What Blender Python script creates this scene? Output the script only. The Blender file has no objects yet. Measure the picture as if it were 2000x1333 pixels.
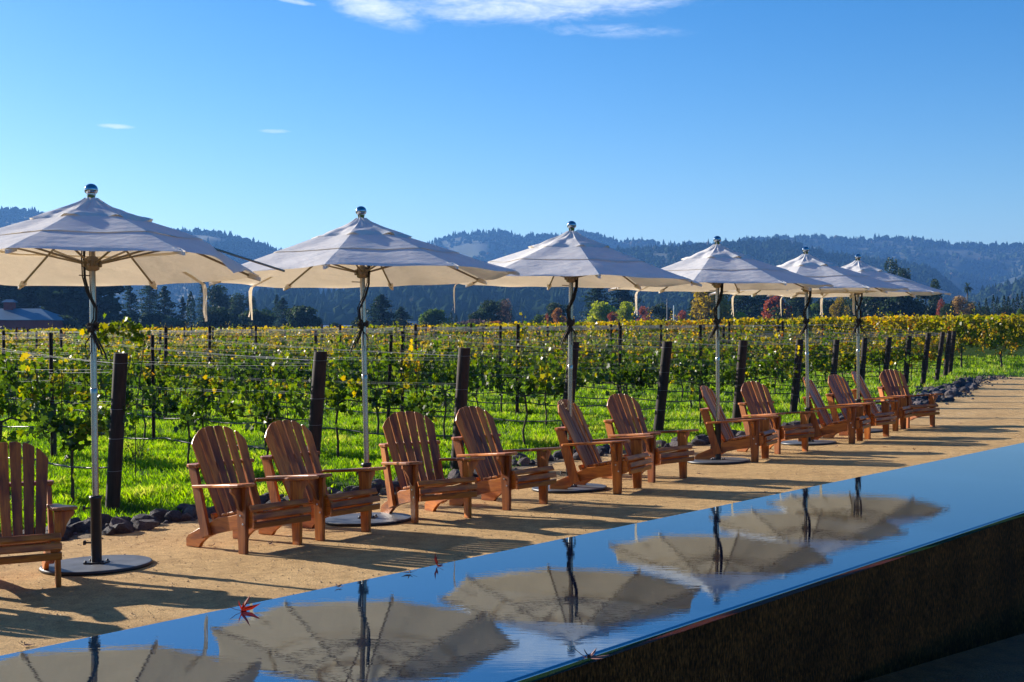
import bpy, math, random
import numpy as np
from mathutils import Vector, Matrix, noise
random.seed(7); rng = np.random.default_rng(11)
C = bpy.context.scene.collection
PI = math.pi
E, F, HY = 1.83, 2500.0, 636.0            # eye height, focal length (px of a 2000 wide frame), horizon row
D = Vector((.643, .766)); N = Vector((-.766, .643))   # along the path / away from the pool

# ---------------------------------------------------------------- geometry of the place
def cl(x, a, b): return max(a, min(b, x))
def ground(x, y):
    u = D.x*x + D.y*y; p = N.x*x + N.y*y
    if p < 2.85: return -.28
    z = -.035*(cl(p, 4.4, 11) - 8.7) - .004*max(0, min(p, 60)-11) - .012*max(0, min(p, 330)-60)
    return z + .007*cl(u-5.25, -10, 62)
def up(u, p): return (D.x*u + N.x*p, D.y*u + N.y*p)
def gz(u, p): return ground(*up(u, p))
def at(px, py, z=0.0):
    Y = (E - z)*F/(py - HY); return ((px-1000)/F*Y, Y)
def hit(px, py):
    z = 0
    for _ in range(12):
        x, y = at(px, py, z); z = ground(x, y)
    return x, y, z
def scr(x, y, z=0): return 1000 + x/y*F, HY - (z-E)/y*F
def inview(x, y, m=90): return y > 2 and -m < 1000 + x/y*F < 2000+m

# ---------------------------------------------------------------- object helpers
def tag(o, label=None, cat=None, group=None, kind=None):
    if label: o['label'] = label
    if cat: o['category'] = cat
    if group: o['group'] = group
    if kind: o['kind'] = kind
    return o
def empty(name, loc=(0, 0, 0), rz=0):
    o = bpy.data.objects.new(name, None); C.objects.link(o)
    o.location = loc; o.rotation_euler = (0, 0, rz); o.empty_display_size = .1
    return o
def kids(o): return [c for c in ALL if c.parent == o]
def link(name, me, parent=None, loc=(0, 0, 0)):
    o = bpy.data.objects.new(name, me); C.objects.link(o); o.parent = parent; o.location = loc
    return o
def copy_tree(o, parent=None):
    c = o.copy(); C.objects.link(c); c.parent = parent
    for ch in list(o.children): copy_tree(ch, c)
    return c

class MB:
    def __init__(s): s.v = []; s.f = []; s.g = []; s.t = []; s.sm = []
    def add(s, vs, fs, gs=None, t=0.5, smooth=False):
        b = len(s.v); s.v += [tuple(v) for v in vs]
        s.g += [tuple(g) for g in (gs if gs is not None else vs)]
        for f in fs: s.f.append(tuple(i+b for i in f)); s.t.append(t); s.sm.append(smooth)
    def prism(s, poly, a, b, plane='xz', M=None, off=None, bev=0.0):
        """extrude a 2D polygon between a and b on the third axis; grain runs along the polygon's longest direction"""
        off = off or (random.random()*50, random.random()*50)
        n = len(poly); c0 = sum(p[0] for p in poly)/n; c1 = sum(p[1] for p in poly)/n
        w0 = max(p[0] for p in poly)-min(p[0] for p in poly); w1 = max(p[1] for p in poly)-min(p[1] for p in poly)
        L = max(w0, w1, abs(b-a))
        ar = sum(poly[i][0]*poly[(i+1) % n][1]-poly[(i+1) % n][0]*poly[i][1] for i in range(n))
        if ar < 0: poly = poly[::-1]
        if bev > 0:
            rings = []
            for d, k in ((a, bev), (a+bev, 0), (b-bev, 0), (b, bev)):
                ring = []
                for i, p in enumerate(poly):
                    q = p
                    if k:
                        dx, dy = c0-p[0], c1-p[1]; q = (p[0]+max(-k, min(k, dx)), p[1]+max(-k, min(k, dy)))
                    ring.append((q, d))
                rings.append(ring)
        else: rings = [[(p, a) for p in poly], [(p, b) for p in poly]]
        vs, gs = [], []
        for ring in rings:
            for (p, d) in ring:
                v = {'xz': (p[0], d, p[1]), 'xy': (p[0], p[1], d), 'yz': (d, p[0], p[1])}[plane]
                g = (p[0], p[1], d) if w0 >= max(w1, abs(b-a)) else ((p[1], p[0], d) if w1 >= abs(b-a) else (d, p[0], p[1]))
                v = Vector(v)
                if M is not None: v = M @ v
                vs.append(v); gs.append((g[0]+off[0], g[1]+off[1], g[2]))
        fs = []; m = len(rings)
        for r in range(m-1):
            for i in range(n):
                j = (i+1) % n; fs.append((r*n+i, r*n+j, (r+1)*n+j, (r+1)*n+i))
        fs.append(tuple(range(n))[::-1]); fs.append(tuple((m-1)*n+i for i in range(n)))
        if plane == 'xz': fs = [f[::-1] for f in fs]
        s.add(vs, fs, gs)
    def box(s, c, d, M=None, bev=0.004):
        x, y = d[0]/2, d[1]/2
        T = Matrix.Translation(c); T = T if M is None else M @ T
        s.prism([(-x, -y), (x, -y), (x, y), (-x, y)], -d[2]/2, d[2]/2, 'xy', T, bev=min(bev, d[2]*.3))
    def tube(s, pts, r, n=8, cap=True, smooth=True, t=.5):
        pts = [Vector(p) for p in pts]; vs = []
        rr = r if isinstance(r, (list, tuple)) else [r]*len(pts)
        ref = Vector((0, 0, 1)) if abs((pts[-1]-pts[0]).normalized().z) < .9 else Vector((1, 0, 0))
        for i, p in enumerate(pts):
            tdir = (pts[min(i+1, len(pts)-1)]-pts[max(i-1, 0)])
            tdir = tdir.normalized() if tdir.length > 1e-9 else Vector((0, 0, 1))
            a = tdir.cross(ref)
            a = a.normalized() if a.length > 1e-4 else Vector((1, 0, 0))
            b = tdir.cross(a)
            for k in range(n):
                q = 2*PI*k/n; vs.append(p + (a*math.cos(q)+b*math.sin(q))*rr[i])
        fs = [(i*n+k, i*n+(k+1) % n, (i+1)*n+(k+1) % n, (i+1)*n+k) for i in range(len(pts)-1) for k in range(n)]
        s.add(vs, fs, t=t, smooth=smooth)
        if cap:
            s.add(vs[:n], [tuple(range(n))[::-1]], t=t); s.add(vs[-n:], [tuple(range(n))], t=t)
    def lathe(s, prof, n=24, c=(0, 0, 0), smooth=True):
        vs = [(c[0]+r*math.cos(2*PI*k/n), c[1]+r*math.sin(2*PI*k/n), c[2]+z) for r, z in prof for k in range(n)]
        fs = [(i*n+k, i*n+(k+1) % n, (i+1)*n+(k+1) % n, (i+1)*n+k) for i in range(len(prof)-1) for k in range(n)]
        s.add(vs, fs, smooth=smooth)
    def mesh(s, name, mat):
        me = bpy.data.meshes.new(name); me.from_pydata(s.v, [], s.f)
        me.materials.append(mat)
        a = me.attributes.new('gr', 'FLOAT_VECTOR', 'POINT'); a.data.foreach_set('vector', np.array(s.g, 'f').ravel())
        a = me.attributes.new('tint', 'FLOAT', 'FACE'); a.data.foreach_set('value', np.array(s.t, 'f'))
        me.polygons.foreach_set('use_smooth', s.sm); me.update()
        return me
    def build(s, name, mat, parent=None, loc=(0, 0, 0)): return link(name, s.mesh(name, mat), parent, loc)

def np_mesh(name, V, k, mat, tint=None, smooth=False):
    """mesh of separate k-gons: V is (nfaces, k, 3)"""
    nf = V.shape[0]; me = bpy.data.meshes.new(name)
    me.vertices.add(nf*k); me.loops.add(nf*k); me.polygons.add(nf)
    me.vertices.foreach_set('co', V.astype('f').ravel())
    me.loops.foreach_set('vertex_index', np.arange(nf*k, dtype='i'))
    me.polygons.foreach_set('loop_start', np.arange(0, nf*k, k, dtype='i'))
    me.polygons.foreach_set('loop_total', np.full(nf, k, 'i'))
    me.update(calc_edges=True); me.materials.append(mat)
    if tint is not None:
        a = me.attributes.new('tint', 'FLOAT', 'FACE'); a.data.foreach_set('value', tint.astype('f'))
    return me
def np_indexed(name, V, Fc, mat, tint=None, smooth=False):
    nf, k = Fc.shape; me = bpy.data.meshes.new(name)
    me.vertices.add(len(V)); me.loops.add(nf*k); me.polygons.add(nf)
    me.vertices.foreach_set('co', V.astype('f').ravel()); me.loops.foreach_set('vertex_index', Fc.astype('i').ravel())
    me.polygons.foreach_set('loop_start', np.arange(0, nf*k, k, dtype='i')); me.polygons.foreach_set('loop_total', np.full(nf, k, 'i'))
    me.polygons.foreach_set('use_smooth', np.full(nf, smooth)); me.update(calc_edges=True); me.materials.append(mat)
    if tint is not None:
        a = me.attributes.new('tint', 'FLOAT', 'FACE'); a.data.foreach_set('value', tint.astype('f'))
    return me

# ---------------------------------------------------------------- materials
def mat(name):
    m = bpy.data.materials.new(name); m.use_nodes = True; nt = m.node_tree
    return m, nt, nt.nodes['Principled BSDF'], nt.nodes['Material Output']
def nd(nt, t, **k):
    n = nt.nodes.new(t)
    for a, b in k.items():
        if a in n.inputs.keys(): n.inputs[a].default_value = b
        else: setattr(n, a, b)
    return n
def L(nt, a, b): nt.links.new(a, b)
def attr(nt, name, vec=False):
    n = nd(nt, 'ShaderNodeAttribute', attribute_name=name); return n.outputs['Vector' if vec else 'Fac']
def ramp(nt, fac, stops, interp='LINEAR'):
    n = nt.nodes.new('ShaderNodeValToRGB'); n.color_ramp.interpolation = interp
    el = n.color_ramp.elements
    while len(el) < len(stops): el.new(.5)
    for e, (p, c) in zip(el, stops): e.position = p; e.color = (*c, 1) if len(c) == 3 else c
    L(nt, fac, n.inputs['Fac']); return n.outputs['Color']
def tex(nt, vec, scale, detail=4, rough=.55, kind='ShaderNodeTexNoise', **k):
    n = nd(nt, kind, Scale=scale, **k)
    if kind == 'ShaderNodeTexNoise': n.inputs['Detail'].default_value = detail; n.inputs['Roughness'].default_value = rough
    if vec is not None: L(nt, vec, n.inputs['Vector'])
    return n
def mapping(nt, vec, sc=(1, 1, 1), rot=(0, 0, 0)):
    n = nt.nodes.new('ShaderNodeMapping'); n.inputs['Scale'].default_value = sc; n.inputs['Rotation'].default_value = rot
    L(nt, vec, n.inputs['Vector']); return n.outputs['Vector']
def mix(nt, fac, a, b, mode='MIX'):
    n = nt.nodes.new('ShaderNodeMix'); n.data_type = 'RGBA'; n.blend_type = mode
    for i, v in ((0, fac), (6, a), (7, b)):
        if isinstance(v, (int, float)): n.inputs[i].default_value = v
        elif isinstance(v, tuple): n.inputs[i].default_value = (*v, 1)
        else: L(nt, v, n.inputs[i])
    return n.outputs[2]
def bump(nt, h, dist, strength=1.0):
    n = nd(nt, 'ShaderNodeBump', Strength=strength, Distance=dist); L(nt, h, n.inputs['Height']); return n.outputs['Normal']
def pos(nt): return nd(nt, 'ShaderNodeNewGeometry').outputs['Position']
def objc(nt): return nd(nt, 'ShaderNodeTexCoord').outputs['Object']
def simple(name, col, rough=.5, metal=0.0, var=.25, scale=6, bmp=0.0, **k):
    m, nt, b, o = mat(name)
    v = objc(nt); n = tex(nt, v, scale)
    c2 = tuple(c*(1-var) for c in col); c3 = tuple(min(1, c*(1+var)) for c in col)
    L(nt, ramp(nt, n.outputs[0], [(.3, c2), (.7, c3)]), b.inputs['Base Color'])
    b.inputs['Roughness'].default_value = rough; b.inputs['Metallic'].default_value = metal
    for a, q in k.items(): b.inputs[a].default_value = q
    if bmp: L(nt, bump(nt, tex(nt, v, scale*8).outputs[0], bmp), b.inputs['Normal'])
    return m

def wood_mat(name, dark, midc, light, rough=.36, coat=.18):
    m, nt, b, o = mat(name)
    g = attr(nt, 'gr', True)
    gm = mapping(nt, g, (2.2, 26, 26)); n1 = tex(nt, gm, 1.6, 6, .6, Distortion=.6)
    n2 = tex(nt, mapping(nt, g, (1.2, 5, 5)), 2.2, 3)                  # blotchy water stains
    n3 = tex(nt, mapping(nt, g, (6, 120, 120)), 1.2, 3)
    base = ramp(nt, n1.outputs[0], [(.28, midc), (.5, tuple((a+b_)/2 for a, b_ in zip(midc, light))), (.75, light)])
    st = ramp(nt, n2.outputs[0], [(.48, (1, 1, 1)), (.58, (.55, .42, .36)), (.68, (.22, .14, .12))])
    c = mix(nt, .85, base, st, 'MULTIPLY')
    rnd = nd(nt, 'ShaderNodeObjectInfo').outputs['Random']
    c = mix(nt, 1.0, c, ramp(nt, rnd, [(0, (.50, .42, .38)), (.5, (.85, .80, .76)), (1, (1.12, 1.08, 1.0))]), 'MULTIPLY')
    c = mix(nt, ramp(nt, n3.outputs[0], [(.55, (0, 0, 0)), (.8, (.5, .5, .5))]), c, dark)
    L(nt, c, b.inputs['Base Color'])
    b.inputs['Roughness'].default_value = rough; b.inputs['Coat Weight'].default_value = coat; b.inputs['Coat Roughness'].default_value = .25
    L(nt, bump(nt, n1.outputs[0], .0012), b.inputs['Normal'])
    return m
M_WOOD = wood_mat('cedar', (.05, .015, .006), (.36, .092, .008), (.66, .235, .022), .42, .06)
M_POST = wood_mat('weathered_post', (.006, .004, .003), (.016, .009, .007), (.045, .025, .018), .85, 0)

def fabric_mat():
    m, nt, b, o = mat('canvas')
    v = objc(nt)
    w = tex(nt, v, 420, 1); w2 = tex(nt, v, 5, 3)
    col = ramp(nt, w2.outputs[0], [(.3, (.80, .79, .765)), (.7, (.88, .87, .845))])
    d = nd(nt, 'ShaderNodeBsdfDiffuse'); t = nd(nt, 'ShaderNodeBsdfTranslucent'); mx = nd(nt, 'ShaderNodeMixShader', Fac=.27)
    L(nt, col, d.inputs['Color']); L(nt, mix(nt, 1.0, col, (1.0, .84, .61), 'MULTIPLY'), t.inputs['Color'])
    wr = tex(nt, mapping(nt, v, (1, 1, 3)), 7, 3)
    nr = bump(nt, w.outputs[0], .0008); b2 = nd(nt, 'ShaderNodeBump', Distance=.02, Strength=.5); L(nt, wr.outputs[0], b2.inputs['Height']); L(nt, nr, b2.inputs['Normal'])
    L(nt, b2.outputs[0], d.inputs['Normal']); L(nt, b2.outputs[0], t.inputs['Normal'])
    L(nt, d.outputs[0], mx.inputs[1]); L(nt, t.outputs[0], mx.inputs[2]); L(nt, mx.outputs[0], o.inputs['Surface'])
    nt.nodes.remove(b); return m
M_FAB = fabric_mat()
M_STEEL = simple('brushed_steel', (.42, .37, .30), .25, 1.0, .12, 9)
M_CHROME = simple('chrome', (.38, .40, .43), .07, 1.0, .05, 3)
M_RIB = simple('rib_aluminium', (.30, .25, .19), .45, .5, .15, 12)
M_BLACK = simple('black_paint', (.014, .014, .015), .45, 0, .3, 14)
M_PLATE = simple('base_plate', (.10, .105, .115), .5, .2, .35, 5, .001)
M_CORD = simple('black_cord', (.010, .010, .012), .7, 0, .3, 40)
M_BOLT = simple('bolt_zinc', (.6, .6, .6), .3, 1.0)
M_WIRE = simple('galvanised_wire', (.22, .225, .24), .55, .5)
M_HOSE = simple('black_hose', (.012, .012, .014), .4)
M_RUST = simple('rusty_steel', (.060, .022, .014), .7, .2, .4, 10)
M_TRUNK = simple('vine_bark', (.07, .045, .03), .9, 0, .4, 30, .004)
M_BARK = simple('tree_bark', (.12, .09, .07), .9, 0, .3, 4)

def leaf_mat(name, stops, trans=.5, gloss=.12, tsat=1.5, rough=.35):
    m, nt, b, o = mat(name)
    t = attr(nt, 'tint'); rnd = nd(nt, 'ShaderNodeObjectInfo').outputs['Random']
    add = nd(nt, 'ShaderNodeMath', operation='MULTIPLY_ADD'); L(nt, rnd, add.inputs[0]); add.inputs[1].default_value = .16; L(nt, t, add.inputs[2])
    sub = nd(nt, 'ShaderNodeMath', operation='SUBTRACT'); L(nt, add.outputs[0], sub.inputs[0]); sub.inputs[1].default_value = .08
    c = ramp(nt, sub.outputs[0], stops)
    d = nd(nt, 'ShaderNodeBsdfDiffuse'); tr = nd(nt, 'ShaderNodeBsdfTranslucent'); g = nd(nt, 'ShaderNodeBsdfGlossy', Roughness=rough)
    L(nt, c, d.inputs['Color']); hs = nd(nt, 'ShaderNodeHueSaturation', Value=tsat, Saturation=1.08); L(nt, c, hs.inputs['Color']); L(nt, hs.outputs[0], tr.inputs['Color'])
    m1 = nd(nt, 'ShaderNodeMixShader', Fac=trans); L(nt, d.outputs[0], m1.inputs[1]); L(nt, tr.outputs[0], m1.inputs[2])
    m2 = nd(nt, 'ShaderNodeMixShader', Fac=gloss); L(nt, m1.outputs[0], m2.inputs[1]); L(nt, g.outputs[0], m2.inputs[2])
    L(nt, m2.outputs[0], o.inputs['Surface']); nt.nodes.remove(b); return m
VINE_STOPS = [(0, (.018, .034, .005)), (.3, (.055, .10, .008)), (.5, (.12, .155, .012)), (.68, (.28, .215, .015)), (.82, (.40, .26, .012)), (.92, (.38, .14, .012)), (1, (.22, .05, .015))]
M_VLEAF = leaf_mat('vine_leaves', VINE_STOPS, .56, .028, 1.65, .35)
M_GRASS = leaf_mat('grass_blades', [(0, (.025, .065, .006)), (.35, (.07, .16, .010)), (.6, (.19, .32, .014)), (.85, (.25, .38, .02)), (1, (.34, .36, .06))], .58, .02, 1.6, .5)
def tree_mat(name, a, b_, c_): return leaf_mat(name, [(0, a), (.55, b_), (1, c_)], .42, .02, 1.6, .5)
TM = {
 'conifer': tree_mat('needles_dark', (.008, .018, .012), (.018, .036, .02), (.04, .07, .035)),
 'oak': tree_mat('oak_leaves', (.010, .020, .010), (.024, .042, .017), (.06, .085, .035)),
 'olive': tree_mat('olive_leaves', (.03, .045, .025), (.07, .095, .05), (.14, .17, .09)),
 'green': tree_mat('green_leaves', (.03, .06, .012), (.075, .12, .02), (.15, .2, .04)),
 'lime': tree_mat('lime_leaves', (.12, .16, .012), (.28, .32, .02), (.42, .42, .04)),
 'yellow': tree_mat('yellow_leaves', (.12, .09, .012), (.28, .2, .02), (.45, .32, .04)),
 'orange': tree_mat('orange_leaves', (.12, .05, .015), (.30, .13, .03), (.42, .22, .05)),
 'tan': tree_mat('tan_leaves', (.14, .085, .035), (.3, .19, .07), (.42, .28, .11)),
 'red': tree_mat('red_leaves', (.10, .025, .015), (.26, .065, .035), (.40, .16, .07)),
 'brown': tree_mat('brown_twigs', (.05, .035, .03), (.10, .07, .06), (.16, .12, .10)),
}
M_FOREST = leaf_mat('forest', [(0, (.018, .032, .016)), (.6, (.030, .052, .024)), (.9, (.05, .07, .03)), (1, (.12, .08, .04))], .15, .0, 1.2)

def sand_mat():
    m, nt, b, o = mat('decomposed_granite'); P = pos(nt)
    n1 = tex(nt, P, 1.1, 5); n2 = tex(nt, P, 95, 3, .7); n3 = tex(nt, P, 260, 2); n4 = tex(nt, P, 9, 4, .6)
    c = ramp(nt, n1.outputs[0], [(.3, (.50, .32, .14)), (.7, (.64, .43, .20))])
    c = mix(nt, 1, c, ramp(nt, n2.outputs[0], [(.3, (.48, .44, .4)), (.48, (.95, .95, .95)), (.72, (1.4, 1.38, 1.34))]), 'MULTIPLY')
    c = mix(nt, 1, c, ramp(nt, n4.outputs[0], [(.35, (.8, .78, .75)), (.6, (1.05, 1.05, 1.05))]), 'MULTIPLY')
    L(nt, c, b.inputs['Base Color']); b.inputs['Roughness'].default_value = .95; b.inputs['Specular IOR Level'].default_value = .15
    h = mix(nt, .5, n2.outputs[0], n4.outputs[0]); h2 = mix(nt, .25, h, n3.outputs[0])
    L(nt, bump(nt, h2, .036), b.inputs['Normal']); return m
M_SAND = sand_mat()
def turf_mat():
    m, nt, b, o = mat('turf'); P = pos(nt)
    n1 = tex(nt, P, 1.7, 4); n2 = tex(nt, P, 28, 4, .7)
    c = ramp(nt, n2.outputs[0], [(.3, (.018, .045, .008)), (.55, (.05, .11, .012)), (.75, (.10, .18, .02))])
    c = mix(nt, ramp(nt, n1.outputs[0], [(.56, (0, 0, 0)), (.7, (.75, .75, .75))]), c, (.10, .085, .04))
    L(nt, c, b.inputs['Base Color']); b.inputs['Roughness'].default_value = .9; b.inputs['Specular IOR Level'].default_value = .1
    L(nt, bump(nt, n2.outputs[0], .06), b.inputs['Normal']); return m
M_TURF = turf_mat()
def stone_mat(name, a, b_, rough=.75, sc=4, bd=.02):
    m, nt, b, o = mat(name); v = objc(nt)
    n = tex(nt, v, sc, 8, .65); n2 = tex(nt, v, sc*9, 4, .7)
    c = mix(nt, 1, ramp(nt, n.outputs[0], [(.3, a), (.7, b_)]), ramp(nt, n2.outputs[0], [(.3, (.6, .6, .6)), (.7, (1.25, 1.25, 1.25))]), 'MULTIPLY')
    rnd = nd(nt, 'ShaderNodeObjectInfo').outputs['Random']
    c = mix(nt, 1, c, ramp(nt, rnd, [(0, (.6, .58, .6)), (.8, (1.1, 1.05, 1.05)), (1, (1.9, 1.6, 1.45))]), 'MULTIPLY')
    L(nt, c, b.inputs['Base Color']); b.inputs['Roughness'].default_value = rough; b.inputs['Specular IOR Level'].default_value = .12
    L(nt, bump(nt, n2.outputs[0], bd), b.inputs['Normal']); return m
M_ROCK = stone_mat('basalt', (.06, .06, .07), (.20, .19, .20), .7, 5, .03)
M_CURB = stone_mat('curb_stone', (.24, .048, .012), (.55, .14, .035), .6, 7, .01)
def wall_mat():
    m, nt, b, o = mat('wet_wall'); P = pos(nt)
    n = tex(nt, mapping(nt, P, (64, 64, 20)), 1.6, 7, .75); n2 = tex(nt, P, 3, 4); n3 = tex(nt, mapping(nt, P, (90, 90, 14)), 1.5, 3, .8)
    c = ramp(nt, n.outputs[0], [(.36, (.010, .006, .003)), (.5, (.17, .045, .012)), (.66, (.56, .16, .036))])
    c = mix(nt, 1, c, ramp(nt, n2.outputs[0], [(.3, (.6, .6, .65)), (.7, (1.3, 1.2, 1.1))]), 'MULTIPLY')
    L(nt, c, b.inputs['Base Color']); b.inputs['Roughness'].default_value = .8; b.inputs['Specular IOR Level'].default_value = .06
    L(nt, bump(nt, n3.outputs[0], .02), b.inputs['Normal']); return m
M_WALL = wall_mat()
def water_mat():
    m, nt, b, o = mat('water'); P = pos(nt)
    th = math.atan2(D.y, D.x)
    q = mapping(nt, P, (1, 1, 1), (0, 0, 0))
    n1 = tex(nt, mapping(nt, P, (.55, 2.2, 1)), 9, 3, .5); n2 = tex(nt, P, 2.2, 2); n3 = tex(nt, mapping(nt, P, (.6, 2.4, 1)), 30, 2)
    h = mix(nt, .18, n1.outputs[0], n3.outputs[0]); h = mix(nt, .35, h, n2.outputs[0])
    b.inputs['Base Color'].default_value = (.006, .018, .038, 1); b.inputs['Roughness'].default_value = .0
    b.inputs['IOR'].default_value = 4.2; b.inputs['Specular Tint'].default_value = (.80, .93, 1, 1)
    L(nt, bump(nt, h, .00030), b.inputs['Normal']); return m
M_WATER = water_mat()
M_LEAFRED = leaf_mat('dead_leaf_red', [(0, (.12, .01, .006)), (.5, (.26, .022, .01)), (1, (.34, .05, .012))], .4, .02, 1.2)
M_LEAFBR = simple('dead_leaf_brown', (.20, .085, .06), .6, 0, .4, 30)
M_BARN = simple('barn_red', (.30, .035, .03), .8, 0, .12, 1.5)
def metal_roof():
    m, nt, b, o = mat('metal_roof'); w = nd(nt, 'ShaderNodeTexWave', Scale=1.6, Distortion=0.0); L(nt, objc(nt), w.inputs['Vector'])
    L(nt, ramp(nt, w.outputs[0], [(.0, (.055, .12, .17)), (1, (.08, .155, .21))]), b.inputs['Base Color'])
    b.inputs['Roughness'].default_value = .5; return m
M_ROOF = metal_roof()
M_WHITE = simple('pale_paint', (.7, .7, .68), .6)
def hill_mat():
    m, nt, b, o = mat('hillside'); P = pos(nt); n = tex(nt, P, .004, 6)
    L(nt, ramp(nt, n.outputs[0], [(.35, (.025, .038, .018)), (.62, (.045, .055, .025)), (.85, (.07, .065, .035))]), b.inputs['Base Color']); b.inputs['Roughness'].default_value = 1
    return m
M_HILL = hill_mat()
M_MEADOW = simple('meadow_grass', (.16, .24, .05), .9, 0, .2, .05)

# ---------------------------------------------------------------- camera, sun, sky
cam = bpy.data.cameras.new('camera'); co = bpy.data.objects.new('camera', cam); C.objects.link(co)
cam.sensor_width = 36; cam.lens = 36*F/2000; cam.clip_end = 20000; cam.clip_start = .1
co.location = (0, 0, E); co.rotation_euler = (PI/2 - math.atan((666.5-HY)/F), 0, 0)
bpy.context.scene.camera = co
SUN_EL = math.radians(18.3); sa = Vector((-.825, .565)).normalized()      # horizontal direction towards the sun
sdir = Vector((sa.x*math.cos(SUN_EL), sa.y*math.cos(SUN_EL), math.sin(SUN_EL)))
sl = bpy.data.lights.new('sun', 'SUN'); sl.energy = 5.0; sl.angle = math.radians(.5); sl.color = (1, .91, .79)
so = bpy.data.objects.new('sun', sl); C.objects.link(so); so.rotation_euler = (-sdir).to_track_quat('-Z', 'Y').to_euler(); so.location = (-20, 15, 12)
w = bpy.data.worlds.new('World'); bpy.context.scene.world = w; w.use_nodes = True; nt = w.node_tree
bg = nt.nodes['Background']; sky = nt.nodes.new('ShaderNodeTexSky'); sky.sky_type = 'NISHITA'; sky.sun_disc = False
sky.sun_elevation = SUN_EL; sky.sun_rotation = math.atan2(sa.x, sa.y)
sky.air_density = 1.0; sky.dust_density = .35; sky.ozone_density = 3.5; sky.altitude = 200
# thin cirrus high up, laid out by direction in the sky
tc = nt.nodes.new('ShaderNodeTexCoord').outputs['Generated']
sp = nt.nodes.new('ShaderNodeSeparateXYZ'); L(nt, tc, sp.inputs[0])
def mth(op, a, b=None, c=None):
    n = nt.nodes.new('ShaderNodeMath'); n.operation = op; n.use_clamp = False
    for i, v in enumerate((a, b, c)):
        if v is None: continue
        if isinstance(v, (int, float)): n.inputs[i].default_value = v
        else: L(nt, v, n.inputs[i])
    return n.outputs[0]
az = mth('ARCTAN2', sp.outputs['X'], sp.outputs['Y']); el = mth('ARCSINE', sp.outputs['Z'])
cb = nt.nodes.new('ShaderNodeCombineXYZ'); L(nt, az, cb.inputs[0]); L(nt, el, cb.inputs[1])
def blob(cx, cy, rx, ry, tilt=0.0):
    a = math.atan((cx-1000)/F); e = math.atan((HY-cy)/F*math.cos(a)); k = 1/F
    dx = mth('SUBTRACT', az, a); dy = mth('SUBTRACT', el, e)
    dy = mth('SUBTRACT', dy, mth('MULTIPLY', dx, tilt))
    d = mth('ADD', mth('POWER', mth('DIVIDE', dx, rx*k), 2), mth('POWER', mth('DIVIDE', dy, ry*k), 2))
    n = nt.nodes.new('ShaderNodeMapRange'); n.inputs[1].default_value = 1; n.inputs[2].default_value = 0; n.inputs[3].default_value = 0; n.inputs[4].default_value = 1
    L(nt, d, n.inputs[0]); return n.outputs[0]
m1 = mth('MAXIMUM', mth('MULTIPLY', blob(1050, 6, 420, 50, .03), .88), mth('MULTIPLY', blob(720, 14, 130, 42, -.28), .9))
m1 = mth('MAXIMUM', m1, mth('MULTIPLY', blob(1200, 62, 190, 20, -.02), .5))
m2 = mth('MAXIMUM', blob(225, 248, 42, 6), mth('MULTIPLY', blob(536, 257, 44, 6), .8))
m2 = mth('MAXIMUM', m2, mth('MULTIPLY', blob(575, 4, 60, 7, -.12), .8))
cn = tex(nt, mapping(nt, cb.outputs[0], (26, 95, 1)), 1.0, 9, .68, Distortion=.5)
cn2 = tex(nt, mapping(nt, cb.outputs[0], (120, 330, 1)), 1.0, 5, .6)
cs = mth('ADD', mth('MULTIPLY', cn.outputs[0], .75), mth('MULTIPLY', cn2.outputs[0], .25))
def mr(v, a, b):
    n = nt.nodes.new('ShaderNodeMapRange'); L(nt, v, n.inputs[0]); n.inputs[1].default_value = a; n.inputs[2].default_value = b; return n.outputs[0]
cm = mth('POWER', mr(mth('ADD', mth('MULTIPLY', m1, .50), cs), .60, 1.12), 1.25)
cm = mth('MULTIPLY', cm, mr(m1, 0, .55))
cm2 = mth('MULTIPLY', mr(mth('ADD', mth('MULTIPLY', m2, .5), cs), .62, 1.0), mr(m2, 0, .3))
cm = mth('MINIMUM', mth('MAXIMUM', cm, mth('MULTIPLY', cm2, .7)), .85)
hsv = nt.nodes.new('ShaderNodeHueSaturation'); hsv.inputs['Saturation'].default_value = 1.36; hsv.inputs['Hue'].default_value = .509; L(nt, sky.outputs[0], hsv.inputs['Color'])
ccol = mix(nt, cm, hsv.outputs[0], (6.6, 7.1, 8.0))
L(nt, ccol, bg.inputs['Color']); bg.inputs['Strength'].default_value = .074
vs = bpy.context.scene.view_settings; vs.view_transform = 'Standard'; vs.look = 'None'; vs.exposure = 1.16; vs.gamma = 1
bpy.context.scene.cycles.max_bounces = 8; bpy.context.scene.cycles.transparent_max_bounces = 8
bpy.context.scene.cycles.sample_clamp_indirect = 6

# ---------------------------------------------------------------- ground, path
us = sorted(set([-9000, -4000, -1500, -500, -150, -60, -30] + [round(-20+i*.5, 2) for i in range(180)] + [75, 90, 120, 200, 400, 900, 2000, 4500, 9000]))
ps = sorted(set([-9000, -4000, -1500, -500, -100, -30, -10, 0, 2, 2.84, 2.86, 4.38, 4.42] + [4.5+i*.5 for i in range(40)] + [26, 30, 40, 50, 60, 80, 110, 160, 240, 330, 500, 900, 2000, 4500, 9000]))
def grid(name, us, ps, m, dz=0.0, amp=0.0, kind='structure'):
    V = []
    for u in us:
        for p in ps:
            x, y = up(u, p); V.append((x, y, gz(u, p) + dz + (amp*noise.noise(Vector((u*.9, p*.9, 0))) if amp and p > 4.4 else 0)))
    n = len(ps); Fc = [(i*n+j, (i+1)*n+j, (i+1)*n+j+1, i*n+j+1) for i in range(len(us)-1) for j in range(n-1)]
    me = np_indexed(name, np.array(V), np.array(Fc), m, smooth=True)
    return tag(link(name, me), kind=kind)
grid('ground', us, ps, M_TURF)
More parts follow.
